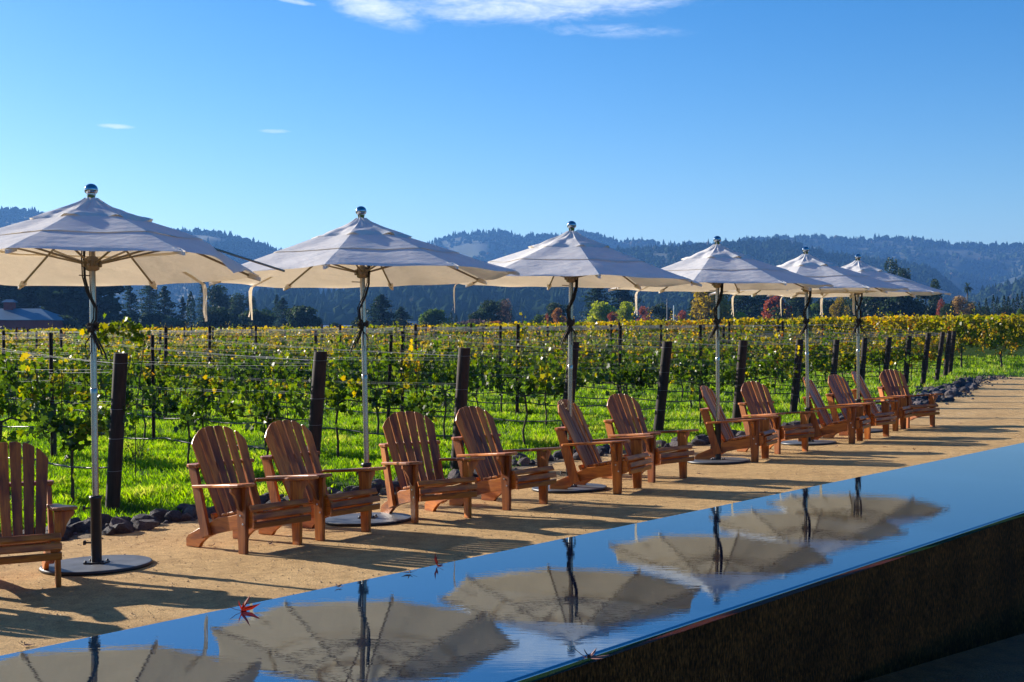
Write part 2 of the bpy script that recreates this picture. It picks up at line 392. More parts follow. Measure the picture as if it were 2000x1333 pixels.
RB = [(140, 1052), (250, 1034), (390, 1014), (770, 962), (1030, 912), (1200, 886), (1377, 870), (1500, 848), (1690, 815), (1788, 791), (1843, 772), (1904, 747), (1935, 739)]
rb = []
for q in RB:
    x, y, z = hit(*q); rb.append((D.x*x+D.y*y, N.x*x+N.y*y))
rb.sort()
def border(u):
    if u <= rb[0][0]: return rb[0][1]
    for (a, b), (c, d) in zip(rb, rb[1:]):
        if u <= c: return b + (d-b)*(u-a)/(c-a)
    return rb[-1][1]
V = []; pu = [-8+i*.25 for i in range(201)]; npp = 26
for u in pu:
    b = border(u) - .12 + .10*noise.noise(Vector((u*1.7, 3, 0)))
    if u > 40.5: b += (u-40.5)*8
    for j in range(npp):
        p = 4.40 + (b-4.40)*j/(npp-1); x, y = up(u, p)
        V.append((x, y, gz(u, p)+.006+.006*noise.noise(Vector((u*2, p*2, 0)))))
Fc = [(i*npp+j, (i+1)*npp+j, (i+1)*npp+j+1, i*npp+j+1) for i in range(len(pu)-1) for j in range(npp-1)]
tag(link('path', np_indexed('path', np.array(V), np.array(Fc), M_SAND, smooth=True)), kind='structure')
# bare soil strip between path and grass
V = []
for u in pu:
    b = border(u)
    for j in range(5):
        p = b - .3 + j*.19 + (.12*noise.noise(Vector((u*2.1, j, 5))) if j == 4 else 0); x, y = up(u, p); V.append((x, y, gz(u, p)+.003+.002*(j > 0)))
Fc = [(i*5+j, (i+1)*5+j, (i+1)*5+j+1, i*5+j+1) for i in range(int(48/.25)) for j in range(4)]
M_SOIL = simple('bare_soil', (.13, .09, .05), .95, 0, .35, 12, .01)
tag(link('soil', np_indexed('soil', np.array(V), np.array(Fc), M_SOIL, smooth=True)), kind='structure')

# gravel grains on the path
def grains(n, umax, smin, smax):
    u = -1 + (umax+1)*rng.random(n)**1.3; p = 4.5 + 6*rng.random(n); s = smin + (smax-smin)*rng.random(n)**3
    x = D.x*u+N.x*p; y = D.y*u+N.y*p
    z = np.array([ground(a, b) for a, b in zip(x, y)])+.008
    base = np.array([[1, 0, 0], [0, 1, 0], [-1, 0, 0], [0, -1, 0], [0, 0, 1]])
    ang = rng.random(n)*6.28; ca, sn = np.cos(ang), np.sin(ang)
    B = np.repeat(base[None], n, 0)*(.6+.8*rng.random((n, 5, 1)))*s[:, None, None]
    X = B[:, :, 0]*ca[:, None]-B[:, :, 1]*sn[:, None]+x[:, None]; Y = B[:, :, 0]*sn[:, None]+B[:, :, 1]*ca[:, None]+y[:, None]
    V = np.stack([X, Y, B[:, :, 2]*.8+z[:, None]], 2).reshape(-1, 3)
    Fc = (np.arange(n)[:, None, None]*5 + np.array([[0, 1, 4], [1, 2, 4], [2, 3, 4], [3, 0, 4]])[None]).reshape(-1, 3)
    return V, Fc
V, Fc = grains(26000, 20, .002, .009)
tag(link('gravel', np_indexed('gravel', V, Fc, simple('grit', (.42, .27, .14), .9, 0, .4, 300))), 'fine loose grit scattered over the tan path', 'gravel', kind='stuff')

# ---------------------------------------------------------------- pool
WZ = .605; PN, PF = 2.83, 4.496; U0, U1 = -9, 24
prof = [(PF-(PF-PN-.010)*i/14, WZ) for i in range(0, 15)]
prof.insert(-1, (PN+.0115, WZ))
prof += [(PN+.010-.012*math.sin(a), WZ-.012*(1-math.cos(a))) for a in [PI/2*i/8 for i in range(1, 9)]] + [(PN-.003, WZ-.03)]
V = []; un = 120
for i in range(un+1):
    u = U0+(U1-U0)*i/un
    for (p, z) in prof:
        x, y = up(u, p); V.append((x, y, z))
n = len(prof); Fc = [(i*n+j, i*n+j+1, (i+1)*n+j+1, (i+1)*n+j) for i in range(un) for j in range(n-1)]
tag(link('water', np_indexed('water', np.array(V), np.array(Fc), M_WATER, smooth=True)), kind='structure')
RP = Matrix(((D.x, N.x, 0, 0), (D.y, N.y, 0, 0), (0, 0, 1, 0), (0, 0, 0, 1)))   # (u,p,z) -> world
pool = empty('raised_pool', (*up(7, 3.6), 0))
inv = Matrix.Translation(-Vector(pool.location))
mb = MB(); mb.box(((U0+U1)/2, PN+.10, (WZ-.02-.28)/2), (U1-U0, .2, WZ-.02+.28), inv @ RP, .01); mb.build('front_wall', M_WALL, pool)
mb = MB(); mb.box(((U0+U1)/2, PF-.10, (WZ-.035-.1)/2), (U1-U0, .19, WZ-.035+.1), inv @ RP, .01); mb.build('rear_wall', M_WALL, pool)
mb = MB(); mb.box(((U0+U1)/2, (PN+PF)/2, .2), (U1-U0, PF-PN-.41, .3), inv @ RP, .01); mb.build('basin_floor', M_WALL, pool)
tag(pool, 'long raised infinity pool with a dark wet stone wall in the foreground', 'pool')
a = Vector(at(1640, 1348, .06)); b = Vector(at(2080, 1216, .06)); dr = (b-a).normalized(); nn = Vector((dr.y, -dr.x))
mb = MB(); a2 = a-dr*2; b2 = b+dr*3
cz = .06
pts = [(a2.x, a2.y), (b2.x, b2.y), (b2.x+nn.x*1.6, b2.y+nn.y*1.6), (a2.x+nn.x*1.6, a2.y+nn.y*1.6)]
mb.prism([(p[0]-a.x, p[1]-a.y) for p in pts], -.36, 0, 'xy', bev=.02)
tag(mb.build('stone_curb', M_CURB, None, (a.x, a.y, cz)), 'weathered brown stone curb at the foot of the dark pool wall', 'curb')

# ---------------------------------------------------------------- fallen leaves
def maple(m, s, curl, name):
    mb = MB(); n = 5; ring = []
    for i in range(n):
        a = -2.0 + 4.0*i/(n-1)
        Lr = s*(1.0 if i == 2 else .85 if i in (1, 3) else .6)
        for da, k in ((-.36, .30), (-.16, .62), (0, 1.0), (.16, .62)):
            q = a+da; rr = Lr*k; ring.append((rr*math.cos(q), rr*math.sin(q), curl*rr*rr/s*(1+.6*math.sin(3*q)) + .12*s*abs(math.sin(2.5*q))))
    vs = [(0, 0, 0)] + ring; fs = [(0, i, i+1) for i in range(1, len(ring))]
    mb.add(vs, fs); mb.tube([(0, 0, 0), (-.4*s, .05*s, .05*s), (-.85*s, .15*s, .22*s)], .018*s, 5)
    return mb.build(name, m)
def put_leaf(px, py, z, s, m, curl, rot, lab, cat='leaf', group='fallen leaves at the pool edge'):
    x, y = at(px, py, z); o = maple(m, s, curl, 'fallen_leaf'); o.location = (x, y, z+.004); o.rotation_euler = rot
    tag(o, lab, cat, group); return o
put_leaf(470, 1196, WZ, .066, M_LEAFRED, .9, (.9, .1, .6), 'bright red curled maple leaf standing at the far pool edge on the left')
put_leaf(853, 1108, WZ, .062, M_LEAFRED, .8, (.8, -.2, 2.2), 'small red maple leaf floating on the water near the second umbrella')
put_leaf(800, 1122, WZ, .045, M_LEAFBR, .3, (.1, .1, 3.6), 'flat pinkish leaf lying on the far pool edge left of a red one')
put_leaf(660, 1150, WZ, .035, M_LEAFBR, .3, (.1, .0, 1.2), 'small pale brown leaf on the far pool edge between two red leaves')
put_leaf(1150, 1290, WZ-.01, .075, M_LEAFBR, .5, (.1, .35, .2), 'large pinkish brown leaf hanging over the front spill edge of the pool')
for i, (px, py) in enumerate([(45, 1268), (1366, 929), (1730, 876), (1945, 842)]):
    x, y, z = hit(px, py); o = maple(M_LEAFBR, .05, .4, 'dry_leaf'); o.location = (x, y, z+.014); o.rotation_euler = (.1, .2, i*1.3)
    tag(o, ['brown dry leaf on the path at the far left near the pool', 'brown dry leaf on the path in front of the fourth umbrella', 'brown dry leaf on the path below the rightmost chairs', 'brown dry leaf at the right side of the sunlit path'][i], 'leaf', 'dry leaves on the path')

rl = random.Random(77); lm = [maple(M_LEAFBR, .045, .5, 'dry_leaf'), maple(M_LEAFBR, .035, .9, 'dry_leaf')]
for q in range(26):
    o = lm[q] if q < 2 else lm[q % 2].copy()
    if q > 1: C.objects.link(o)
    uu = rl.uniform(4.5, 30); pp_ = 4.7+rl.random()**1.4*5; x, y = up(uu, pp_)
    o.location = (x, y, ground(x, y)+.014); o.rotation_euler = (rl.uniform(-.3, .3), rl.uniform(-.3, .3), rl.uniform(0, 6.3))
    tag(o, 'small curled brown dry leaf lying loose on the tan path', 'leaf', 'tiny dry leaves strewn on the path')
# ---------------------------------------------------------------- chairs
def chair_proto():
    t = empty('adirondack_chair')
    Y0, Y1 = .2525, .2875
    for s in (1, -1):
        mb = MB(); ya, yb = sorted((s*Y0, s*Y1))
        mb.prism([(-.048, 0), (.040, 0), (.068, .525), (-.066, .525)], ya, yb, 'xz', bev=.004)
        lg = mb.build('leg', M_WOOD, t)
        mb = MB()
        for (bx, bz) in ((-.005, .285), (.022, .32)):
            mb.lathe([(0, .004), (.008, .003), (.009, 0), (.009, -.003)], 10)
        mb2 = MB(); R = Matrix.Rotation(-s*PI/2, 4, 'X')
        for (bx, bz) in ((-.01, .30), (.02, .235)):
            q = [(.0005, .004), (.008, .003), (.0095, 0)]
            vs = [R @ Vector((r*math.cos(k*PI/5), r*math.sin(k*PI/5), z)) + Vector((bx, s*(Y1+.0012), bz)) for r, z in q for k in range(10)]
            mb2.add(vs, [(i*10+k, i*10+(k+1) % 10, (i+1)*10+(k+1) % 10, (i+1)*10+k) for i in range(2) for k in range(10)])
        mb2.build('bolt', M_BOLT, lg)
        ya, yb = sorted((s*.2165, s*.2505))
        mb = MB(); mb.prism([(-.80, 0), (-.80, .06), (-.765, .092), (-.36, .262), (-.18, .285), (0, .325), (.075, .345), (.105, .33), (.112, .26), (.085, .215), (.0, .19), (-.2, .165), (-.40, .125), (-.52, .085), (-.60, .035), (-.63, 0)], ya, yb, 'xz', bev=.004)
        mb.build('side_rail', M_WOOD, t)
        ya, yb = sorted((s*.2525, s*.2845))
        mb = MB(); mb.prism([(-.53, .085), (-.435, .115), (-.60, .655), (-.695, .655)], ya, yb, 'xz', bev=.004)
        mb.build('rear_upright', M_WOOD, t)
        # arm, sloping gently down to the back
        T = Matrix.Translation((0, 0, .54)) @ Matrix.Rotation(-math.radians(3.6), 4, 'Y')
        o = [(.15, .262), (.165, .29), (.165, .355), (.15, .385), (.11, .398), (.0, .392), (-.14, .362), (-.30, .338), (-.48, .33), (-.60, .322), (-.625, .30), (-.625, .258), (-.60, .245), (-.3, .238), (.0, .232), (.12, .236)]
        mb = MB(); mb.prism([(x, s*y) for x, y in o], -.012, .013, 'xy', T, bev=.005)
        mb.build('armrest', M_WOOD, t)
        br = [(.2885, .522), (.385, .522), (.385, .495), (.355, .465), (.33, .42), (.318, .375), (.305, .345), (.2885, .335)]
        mb = MB(); mb.prism([(s*y, z) for y, z in br], -.018, .016, 'yz', bev=.003)
        mb.build('arm_bracket', M_WOOD, t)
    # seat slats on the curved rails, then the rounded front
    sl = [(-.325, .283, 9), (-.247, .296, 9), (-.169, .309, 11), (-.091, .326, 13), (-.013, .346, 13), (.062, .3665, 8)]
    for (x, z, a) in sl:
        mb = MB(); mb.box((0, 0, 0), (.068, .50 if x > -.3 else .43, .021), Matrix.Translation((x, 0, z)) @ Matrix.Rotation(-math.radians(a), 4, 'Y'))
        mb.build('seat_slat', M_WOOD, t)
    for (x, z, a) in ((.116, .362, 58), (.150, .299, 84), (.148, .232, 97)):
        mb = MB(); mb.box((0, 0, 0), (.050, .575, .026), Matrix.Translation((x, 0, z)) @ Matrix.Rotation(math.radians(a), 4, 'Y'), .006)
        mb.build('front_slat', M_WOOD, t)
    # fan back
    B = Matrix.Translation((-.385, 0, .215)) @ Matrix.Rotation(-math.radians(25), 4, 'Y')   # local z runs up the back
    for k in range(6):
        y0 = (k-3)/6.0; y1 = (k-2)/6.0; gap = .0055
        def wid(t): return .43 + .13*t
        def top(y): return .835 - .165*(abs(y)/.28)**2.7
        yc = (y0+y1)/2; n = 7
        def ed(yf, tt, g): return yf*wid(tt)+g
        pts = [(ed(y0, 0, gap), 0), (ed(y1, 0, -gap), 0)]
        tr, tl = ed(y1, .95, -gap), ed(y0, .95, gap)
        zr, zl = top(tr), top(tl)
        pts.append((ed(y1, .93, -gap), zr-.007))
        for q in range(n+1):
            f = 1-q/n; yy = tl+.002 + (tr-tl-.004)*f
            pts.append((yy, top(yy) + .004*math.sin(PI*f)))
        pts.append((ed(y0, .93, gap), zl-.007))
        off = .34*(yc*.56)**2
        mb = MB(); Mt = B @ Matrix.Translation((off, 0, 0)) @ Matrix.Translation((0, 0, 0))
        rot = Matrix.Rotation(-yc*.35, 4, 'Z')
        mb.prism([(y, z) for y, z in pts], -.010, .010, 'yz', B @ Matrix.Translation((off+.0, 0, 0)), bev=.004)
        mb.build('back_slat', M_WOOD, t)
    mb = MB(); mb.prism([(-.245, .06), (.245, .06), (.245, -.03), (-.245, -.03)], -.045, -.012, 'yz', B @ Matrix.Translation((0, 0, .03)), bev=.004); mb.build('lower_rail', M_WOOD, t)
    # curved cross rail lying on the uprights
    cr = []
    for q in range(11):
        y = -.315+.63*q/10; cr.append((-.592+.34*y*y-.012, y*.93))
    cr += [(-.66, .305), (-.70, .295), (-.712, .255), (-.712, -.255), (-.70, -.295), (-.66, -.305)]
    mb = MB(); mb.prism(cr, .655, .683, 'xy', Matrix.Translation((0, 0, 0)), bev=.005); mb.build('back_rail', M_WOOD, t)
    return t
ch0 = chair_proto()
CH = [  # near (image left) leg px, depth row, angle of the front edge to the picture plane
 (-275, 1203, 30, 'just outside the left frame edge, casting its slatted shadow into view'),
 (30, 1157, 24, 'partly cut off by the left frame edge, beside the first umbrella'),
 (529, 1076, 49, 'with dark stained slats, left of the pair between first and second umbrellas'),
 (671, 1050, 52, 'right of the pair between first and second umbrellas, in front of its post'),
 (863, 1019, 30, 'turned most towards the pool, left of the pair after the second umbrella'),
 (1027, 993, 48, 'right of the pair between second and third umbrellas'),
 (1227, 961, 62, 'seen nearly side on, directly behind the third umbrella pole'),
 (1305, 940, 42, 'right of the pair between third and fourth umbrellas'),
 (1486, 901, 65, 'seen nearly side on, directly behind the fourth umbrella pole'),
 (1547, 886, 35, 'right of the pair between fourth and fifth umbrellas'),
 (1673, 865, 63, 'seen side on, just right of the fifth umbrella pole'),
 (1714, 857, 44, 'between the fifth and sixth umbrella poles'),
 (1758, 841, 60, 'seen side on, just right of the sixth umbrella pole'),
 (1798, 836, 24, 'last of the line at the far right end'),
]
CP = []
for i, (px, py, al, lab) in enumerate(CH):
    c = ch0 if i == 0 else copy_tree(ch0)
    x, y, z = hit(px, py)
    yaw = math.atan2(-math.cos(math.radians(al)), math.sin(math.radians(al)))
    c.location = (x, y, z+.006); c.rotation_euler = (0, 0, yaw)
    # follow the slope of the path
    fx = Vector((math.cos(yaw), math.sin(yaw))); sl_ = -.035*(N.dot(fx)); ly = Vector((-fx.y, fx.x)); s2 = -.035*N.dot(ly)
    c.rotation_euler = (Matrix.Rotation(yaw, 3, 'Z') @ Matrix.Rotation(-math.atan(sl_), 3, 'Y') @ Matrix.Rotation(math.atan(s2), 3, 'X')).to_euler()
    tag(c, 'cedar chair ' + lab, 'chair', 'wooden garden chairs lined up along the path')
    CP.append((x, y))

# ---------------------------------------------------------------- umbrellas
RU, ZR, ZA = 1.45, 2.245, 2.835
def prof_z(r): return ZR + (ZA-ZR)*(.86*(1-r) + .14*math.exp(-r/.055))
def tier(r0, r1, lift, seed, scal=.0, fold=None, nr=9, nm=8):
    V = []; n = 8*nm
    for i in range(nr+1):
        f = r0+(r1-r0)*i/nr
        for k in range(n):
            th = 2*PI*k/n; ph = (th % (PI/4)) - PI/8                      # ribs where th is a multiple of 45 degrees
            oc = math.cos(PI/8)/math.cos(ph); mid = math.cos(ph*4)**2 if abs(ph) < PI/8 else 0
            e = (i/nr)
            rr = RU*f*oc*(1-.022*mid*(f > .98)) if r1 > .99 else RU*f*oc
            sag = -.012*mid*f*(1-f)*2.2 - .008*mid*f
            wr = noise.noise(Vector((math.cos(th)*f*4, math.sin(th)*f*4, 1.5)))*.010*(.4+f) + noise.noise(Vector((th*3.5, f*13, seed*3)))*.0045*mid
            z = prof_z(f) + sag + wr + lift*(.55+.45*e)
            if scal: z += .020*noise.noise(Vector((math.cos(th)*3.6+seed, math.sin(th)*3.6, f*9)))*min(1, f*6) + .010*math.sin(th*11+5*noise.noise(Vector((th, f*6, seed))))*min(1, f*14)*math.exp(-f/.17)
            if scal and i >= nr-2: z += -scal*mid*((i-nr+2)/2) + .012*noise.noise(Vector((th*5, seed, 0)))
            if scal and i == nr: rr *= 1-.07*mid
            x, y = rr*math.sin(th), -rr*math.cos(th)
            if fold is not None and f > .5:
                d = abs(((th-fold+PI) % (2*PI))-PI); wgt = max(0, 1-d/(PI/4))**1.3*(f-.5)/.5
                x *= 1-.25*wgt; y *= 1-.25*wgt; z += .06*math.sin(PI*min(1, wgt*1.4))*wgt - .07*wgt*wgt
            V.append((x, y, z))
    Fc = [(i*n+k, (i+1)*n+k, (i+1)*n+(k+1) % n, i*n+(k+1) % n) for i in range(nr) for k in range(n)]
    return np.array(V), np.array(Fc)
def canopy_parts(par, seed, fold=None):
    out = []
    for nm_, a in (('canopy_skirt', (.60, 1.0, 0.0, seed, 0, fold, 14, 14)), ('canopy_middle', (.27, .63, .008, seed+1, 0, fold, 12, 14)), ('canopy_cap', (.035, .33, .024, seed+2, .042, None, 12, 16))):
        V, Fc = tier(*a); me = np_indexed(nm_, V, Fc, M_FAB, smooth=True)
        ev = np.zeros(len(me.edges)*2, 'i'); me.edges.foreach_get('vertices', ev); ev = ev.reshape(-1, 2)
        sh = me.attributes.new('sharp_edge', 'BOOLEAN', 'EDGE'); sh.data.foreach_set('value', (ev[:, 0] % a[-1] == 0) & (ev[:, 1] % a[-1] == 0))
        o = link(nm_, me, par); out.append(o)
    for k in range(8):   # pockets that hold the rib tips
        mb = MB()
        th = k*PI/4
        if fold is not None and abs(((th-fold+PI) % (2*PI))-PI) < .1: continue
        d = Vector((math.sin(th), -math.cos(th), 0)); z1 = prof_z(1.0)
        s_ = Vector((d.y, -d.x, 0))*.028
        a = d*RU*.93; b = d*RU*1.006
        vs = [a+s_+Vector((0, 0, prof_z(.93)-.006)), a-s_+Vector((0, 0, prof_z(.93)-.006)), b-s_*.4+Vector((0, 0, z1-.004)), b+s_*.4+Vector((0, 0, z1-.004)),
              a+s_*.7+Vector((0, 0, prof_z(.93)-.042)), a-s_*.7+Vector((0, 0, prof_z(.93)-.042)), b-s_*.35+Vector((0, 0, z1-.034)), b+s_*.35+Vector((0, 0, z1-.034))]
        mb.add(vs, [(0, 1, 5, 4), (4, 5, 6, 7), (0, 4, 7, 3), (1, 2, 6, 5), (2, 3, 7, 6)])
        mb.build('rib_pocket', M_FAB, out[0])
    return out
def cord_mesh(kind):
    mb = MB(); s = 1 if kind else -1
    def wob(z): return .006*math.sin(z*23)
    pts = [(s*.05, -.02, 2.50), (s*.06, -.02, 2.32), (s*.055, -.02, 2.18), (s*.02, -.035, 2.06), (-s*.035, -.035, 1.95), (-s*.03, -.035, 1.86), (0, -.04, 1.80)]
    mb.tube(pts, .0055, 6); mb.tube([(p[0]+.010, p[1]-.006, p[2]) for p in pts], .0055, 6)
    mb.tube([(p[0]-.010, p[1]-.012, p[2]+.01) for p in pts], .005, 6)
    for q in range(3):
        z = 1.83-.022*q; mb.tube([(.038*math.cos(a), .038*math.sin(a), z+.012*math.sin(a+q)) for a in [2*PI*i/16 for i in range(17)]], .009, 6, cap=False)
    for q in range(5):
        a = q*1.3; mb.tube([(s*.01*math.cos(a)-.01, -.045, 1.83), (-.03*s+.02*math.cos(a), -.06, 1.80+.02*math.sin(a)), (-.01*s+.02*math.sin(a), -.055, 1.77)], .009, 5)
    for q, dx in enumerate((-.11, -.075, -.05)):
        mb.tube([(0, -.045, 1.80), (s*dx*.5, -.05, 1.70), (s*dx*.95, -.05, 1.60+.03*q), (s*dx*1.1, -.05, 1.55+.04*q)], .0065, 6)
    mb.tube([(s*-.03, -.045, 1.79), (s*.045, -.05, 1.68), (s*.03, -.05, 1.56), (s*.0, -.05, 1.62), (s*.0, -.045, 1.78)], .005, 6)
    return mb
def umbrella_proto(fold=None, seed=1.0):
    t = empty('patio_umbrella')
    mb = MB(); mb.lathe([(0, 0), (.398, 0), (.404, .004), (.404, .021), (.398, .026), (0, .0262)], 48, smooth=False)
    bp = mb.build('base_plate', M_PLATE, t)
    mb = MB(); mb.lathe([(.405, .002), (.4075, .006), (.4075, .019), (.405, .023)], 48); mb.build('plate_rim', M_BLACK, bp)
    mb = MB(); mb.box((0, 0, .031), (.16, .13, .010)); mb.lathe([(.039, .03), (.039, .50), (.046, .502), (.046, .53), (.03, .532)], 20)
    for a in range(4): mb.lathe([(.0005, .05), (.010, .05), (.010, .034)], 8, (.065*(1 if a % 2 else -1), .05*(1 if a > 1 else -1), 0))
    sv = mb.build('base_sleeve', M_BLACK, t)
    for z in (.18, .44): mb = MB(); mb.tube([(-.035, 0, z), (-.085, 0, z)], .007, 6); mb.box((-.09, 0, z), (.012, .035, .035)); mb.build('clamp_knob', M_BLACK, sv)
    mb = MB(); mb.lathe([(.0245, .50), (.0245, 2.78)], 20); mb.lathe([(.0275, 1.30), (.0275, 1.34), (.0245, 1.345)], 20); mb.build('pole', M_STEEL, t)
    mb = MB(); mb.lathe([(.03, 2.235), (.052, 2.245), (.056, 2.29), (.05, 2.33), (.034, 2.345)], 16)
    for k in range(8):
        th = k*PI/4; mb.box((0, 0, 0), (.03, .022, .05), Matrix.Translation((.058*math.sin(th), -.058*math.cos(th), 2.29)) @ Matrix.Rotation(th-PI/2, 4, 'Z'))
    mb.tube([(-.02, 0, 2.20), (-.10, -.01, 2.205)], .005, 6)
    mb.build('runner_hub', M_RIB, t)
    mb = MB(); mb.lathe([(.027, 2.64), (.05, 2.65), (.05, 2.72), (.03, 2.735)], 16); mb.build('top_hub', M_RIB, t)
    mb = MB(); mb.lathe([(.024, 2.77), (.034, 2.82), (.034, 2.835)], 16)
    mb.lathe([(.0005, 2.822), (.035, 2.826), (.047, 2.836), (.051, 2.852), (.050, 2.866), (.044, 2.882), (.031, 2.895), (.016, 2.902), (.0005, 2.904)], 24)
    mb.build('ball_finial', M_CHROME, t)
    for k in range(8):
        th = k*PI/4; d = Vector((math.sin(th), -math.cos(th), 0)); pts = []
        bare = fold is not None and abs(((th-fold+PI) % (2*PI))-PI) < .1
        for i in range(9):
            f = .04+.955*i/8
            z = prof_z(f) - .022; pts.append(d*RU*f + Vector((0, 0, z)))
        if bare: pts = [d*RU*f + Vector((0, 0, prof_z(0.1)-.06 + (ZR-.02-prof_z(.1)+.03)*(f-.1)/.9)) for f in (.04, .3, .6, .8, 1.02)]
        mb = MB(); mb.tube(pts, .0095, 6); mb.build('rib', M_RIB, t)
        mb = MB(); p0 = d*.06+Vector((0, 0, 2.292)); f = .50; p1 = d*RU*f + Vector((0, 0, prof_z(f)-.034)); mb.tube([p0, p1], .0085, 6); mb.build('strut', M_RIB, t)
    canopy_parts(t, seed, fold)
    return t
def strap():
    mb = MB(); r = RU*math.cos(PI/8)*.985; z0 = prof_z(.97)-.03
    for off, ln in ((-.010, .33), (.012, .30)):
        P = [(r*.80, z0+.075), (r*.86, z0+.048), (r*.93, z0+.012), (r*.985, z0-.012), (r*1.0, z0-.05), (r*1.0+.004, z0-.14), (r*1.0-.002, z0-.24), (r+.006+off, z0-ln)]
        vs = []
        for i, (y, z) in enumerate(P):
            wd = .011+.002*math.sin(i*2); tw = .3*math.sin(i*1.1+off*90)
            vs += [(off-wd*math.cos(tw), -y-wd*math.sin(tw), z), (off+wd*math.cos(tw), -y+wd*math.sin(tw), z)]
        mb.add(vs, [(2*i, 2*i+1, 2*i+3, 2*i+2) for i in range(len(P)-1)])
    return mb
strap_me = strap().mesh('tie_strap', M_FAB); cordL = cord_mesh(0).mesh('cord', M_CORD); cordR = cord_mesh(1).mesh('cord', M_CORD)
# px of axis base, axis top, base row, top row, octagon rotation, tilt away (deg), strap sector, cord
UM = [(187, 163, 1108, 355, -3, 3.0, 3, 0, 'first'), (718, 702, 1027, 411, -5.5, 1.9, 5, 1, 'second'), (1112, 1117, 970, 446, 8.3, .7, 5, 1, 'third'),
      (1403, 1402, 908, 467, -21, .5, 5, 1, 'fourth'), (1579, 1575, 870.5, 486, -23, .5, 3, 1, 'fifth'), (1677, 1677, 845, 498, -10, .5, 4, 0, 'sixth')]
ULAB = ['cream canvas umbrella nearest the camera at the left, one rib tip poking out bare', 'cream canvas umbrella behind the two chairs left of centre, second along the path',
        'cream canvas umbrella in the middle of the row, third along the path', 'cream canvas umbrella right of centre, fourth along the path',
        'cream canvas umbrella overlapped by the fourth and sixth canopies', 'cream canvas umbrella farthest down the path, its canopy reaching furthest right']
um0 = um1 = None; UP = []
for i, (xb, xt, yb, yt, rot, tilt, sec, ck, nm_) in enumerate(UM):
    Y = 2.9*F/(yb-yt); X = (xb-1000)/F*Y; Z = E-(yb-HY)*Y/F
    if i == 0: t = umbrella_proto(math.radians(90), 2.0)
    elif i == 1: t = um1 = umbrella_proto(None, 5.0)
    else: t = copy_tree(um1)
    UP.append((X, Y))
    gzv = ground(X, Y)+.008
    lean = math.atan((xt-xb)/(yb-yt)) - (xb-1000)/F*math.atan((666.5-HY)/F)
    R = Matrix.Rotation(lean, 3, 'Y') @ Matrix.Rotation(-math.radians(tilt), 3, 'X') @ Matrix.Rotation(math.radians(rot), 3, 'Z')
    t.location = (X, Y, gzv); t.scale = (1, 1, 1); t.rotation_euler = R.to_euler()
    # base plate lies on the sloping path
    gs = Matrix.Rotation(0, 3, 'Z'); ax = Vector((D.x, D.y, 0)); G = Matrix.Rotation(-math.atan(.035), 3, ax)
    for c in t.children:
        if c.name.startswith('base_plate'): c.rotation_euler = (R.inverted() @ G).to_euler()
    s = link('tie_strap', strap_me, t); s.rotation_euler = (0, 0, (sec+.5)*PI/4)
    c = link('cord', cordR if ck else cordL, t); c.rotation_euler = (0, 0, -math.radians(rot))
    tag(t, ULAB[i], 'umbrella', 'canvas umbrellas standing between the chairs')

# ---------------------------------------------------------------- rocks
def rock_mesh(seed):
    import bmesh
    bm = bmesh.new(); bmesh.ops.create_icosphere(bm, subdivisions=2, radius=1)
    r = random.Random(seed); pl = []
    for _ in range(9):
        d = Vector((r.gauss(0, 1), r.gauss(0, 1), r.gauss(0, 1))).normalized(); pl.append((d, .55+.3*r.random()))
    for v in bm.verts:
        for d, h in pl:
            k = v.co.dot(d)
            if k > h: v.co -= d*(k-h)
        v.co *= 1+.10*noise.noise(v.co*2.2+Vector((seed, 0, 0)))
    me = bpy.data.meshes.new('rock'); bm.to_mesh(me); bm.free(); me.materials.append(M_ROCK); return me
rocks = [rock_mesh(i) for i in range(12)]
ordn = ['first', 'second', 'third', 'fourth', 'fifth', 'sixth', 'seventh', 'eighth', 'ninth', 'tenth', 'eleventh', 'twelfth', 'thirteenth', 'fourteenth', 'fifteenth', 'sixteenth', 'seventeenth', 'eighteenth', 'nineteenth', 'twentieth']
CAND = []
u = 5.0
rr = random.Random(3)
while u < 42.5:
    dens = 14 if u < 9 else 5 if u < 24 else 8 if u < 26 else 12
    for _ in range(dens):
        b = border(u); s = rr.uniform(.04, .125) if u < 25 else rr.uniform(.06, .135)
        wd = .34 if u < 26 else .55
        p = b + rr.gauss(.15, wd*.5)
        uu = u+rr.uniform(-.15, .15); x, y = up(uu, p)
        if inview(x, y, 20): CAND.append((uu, p, s))
    u += .38
keep = []
for c in sorted(CAND, key=lambda c: -c[2]):
    if all((c[0]-k[0])**2+(c[1]-k[1])**2 > ((c[2]+k[2])*.5)**2 for k in keep): keep.append(c)
keep = sorted(keep, key=lambda c: -(c[2]/max(1, up(c[0], c[1])[1])))[:290]
RV_ = []; RF_ = []
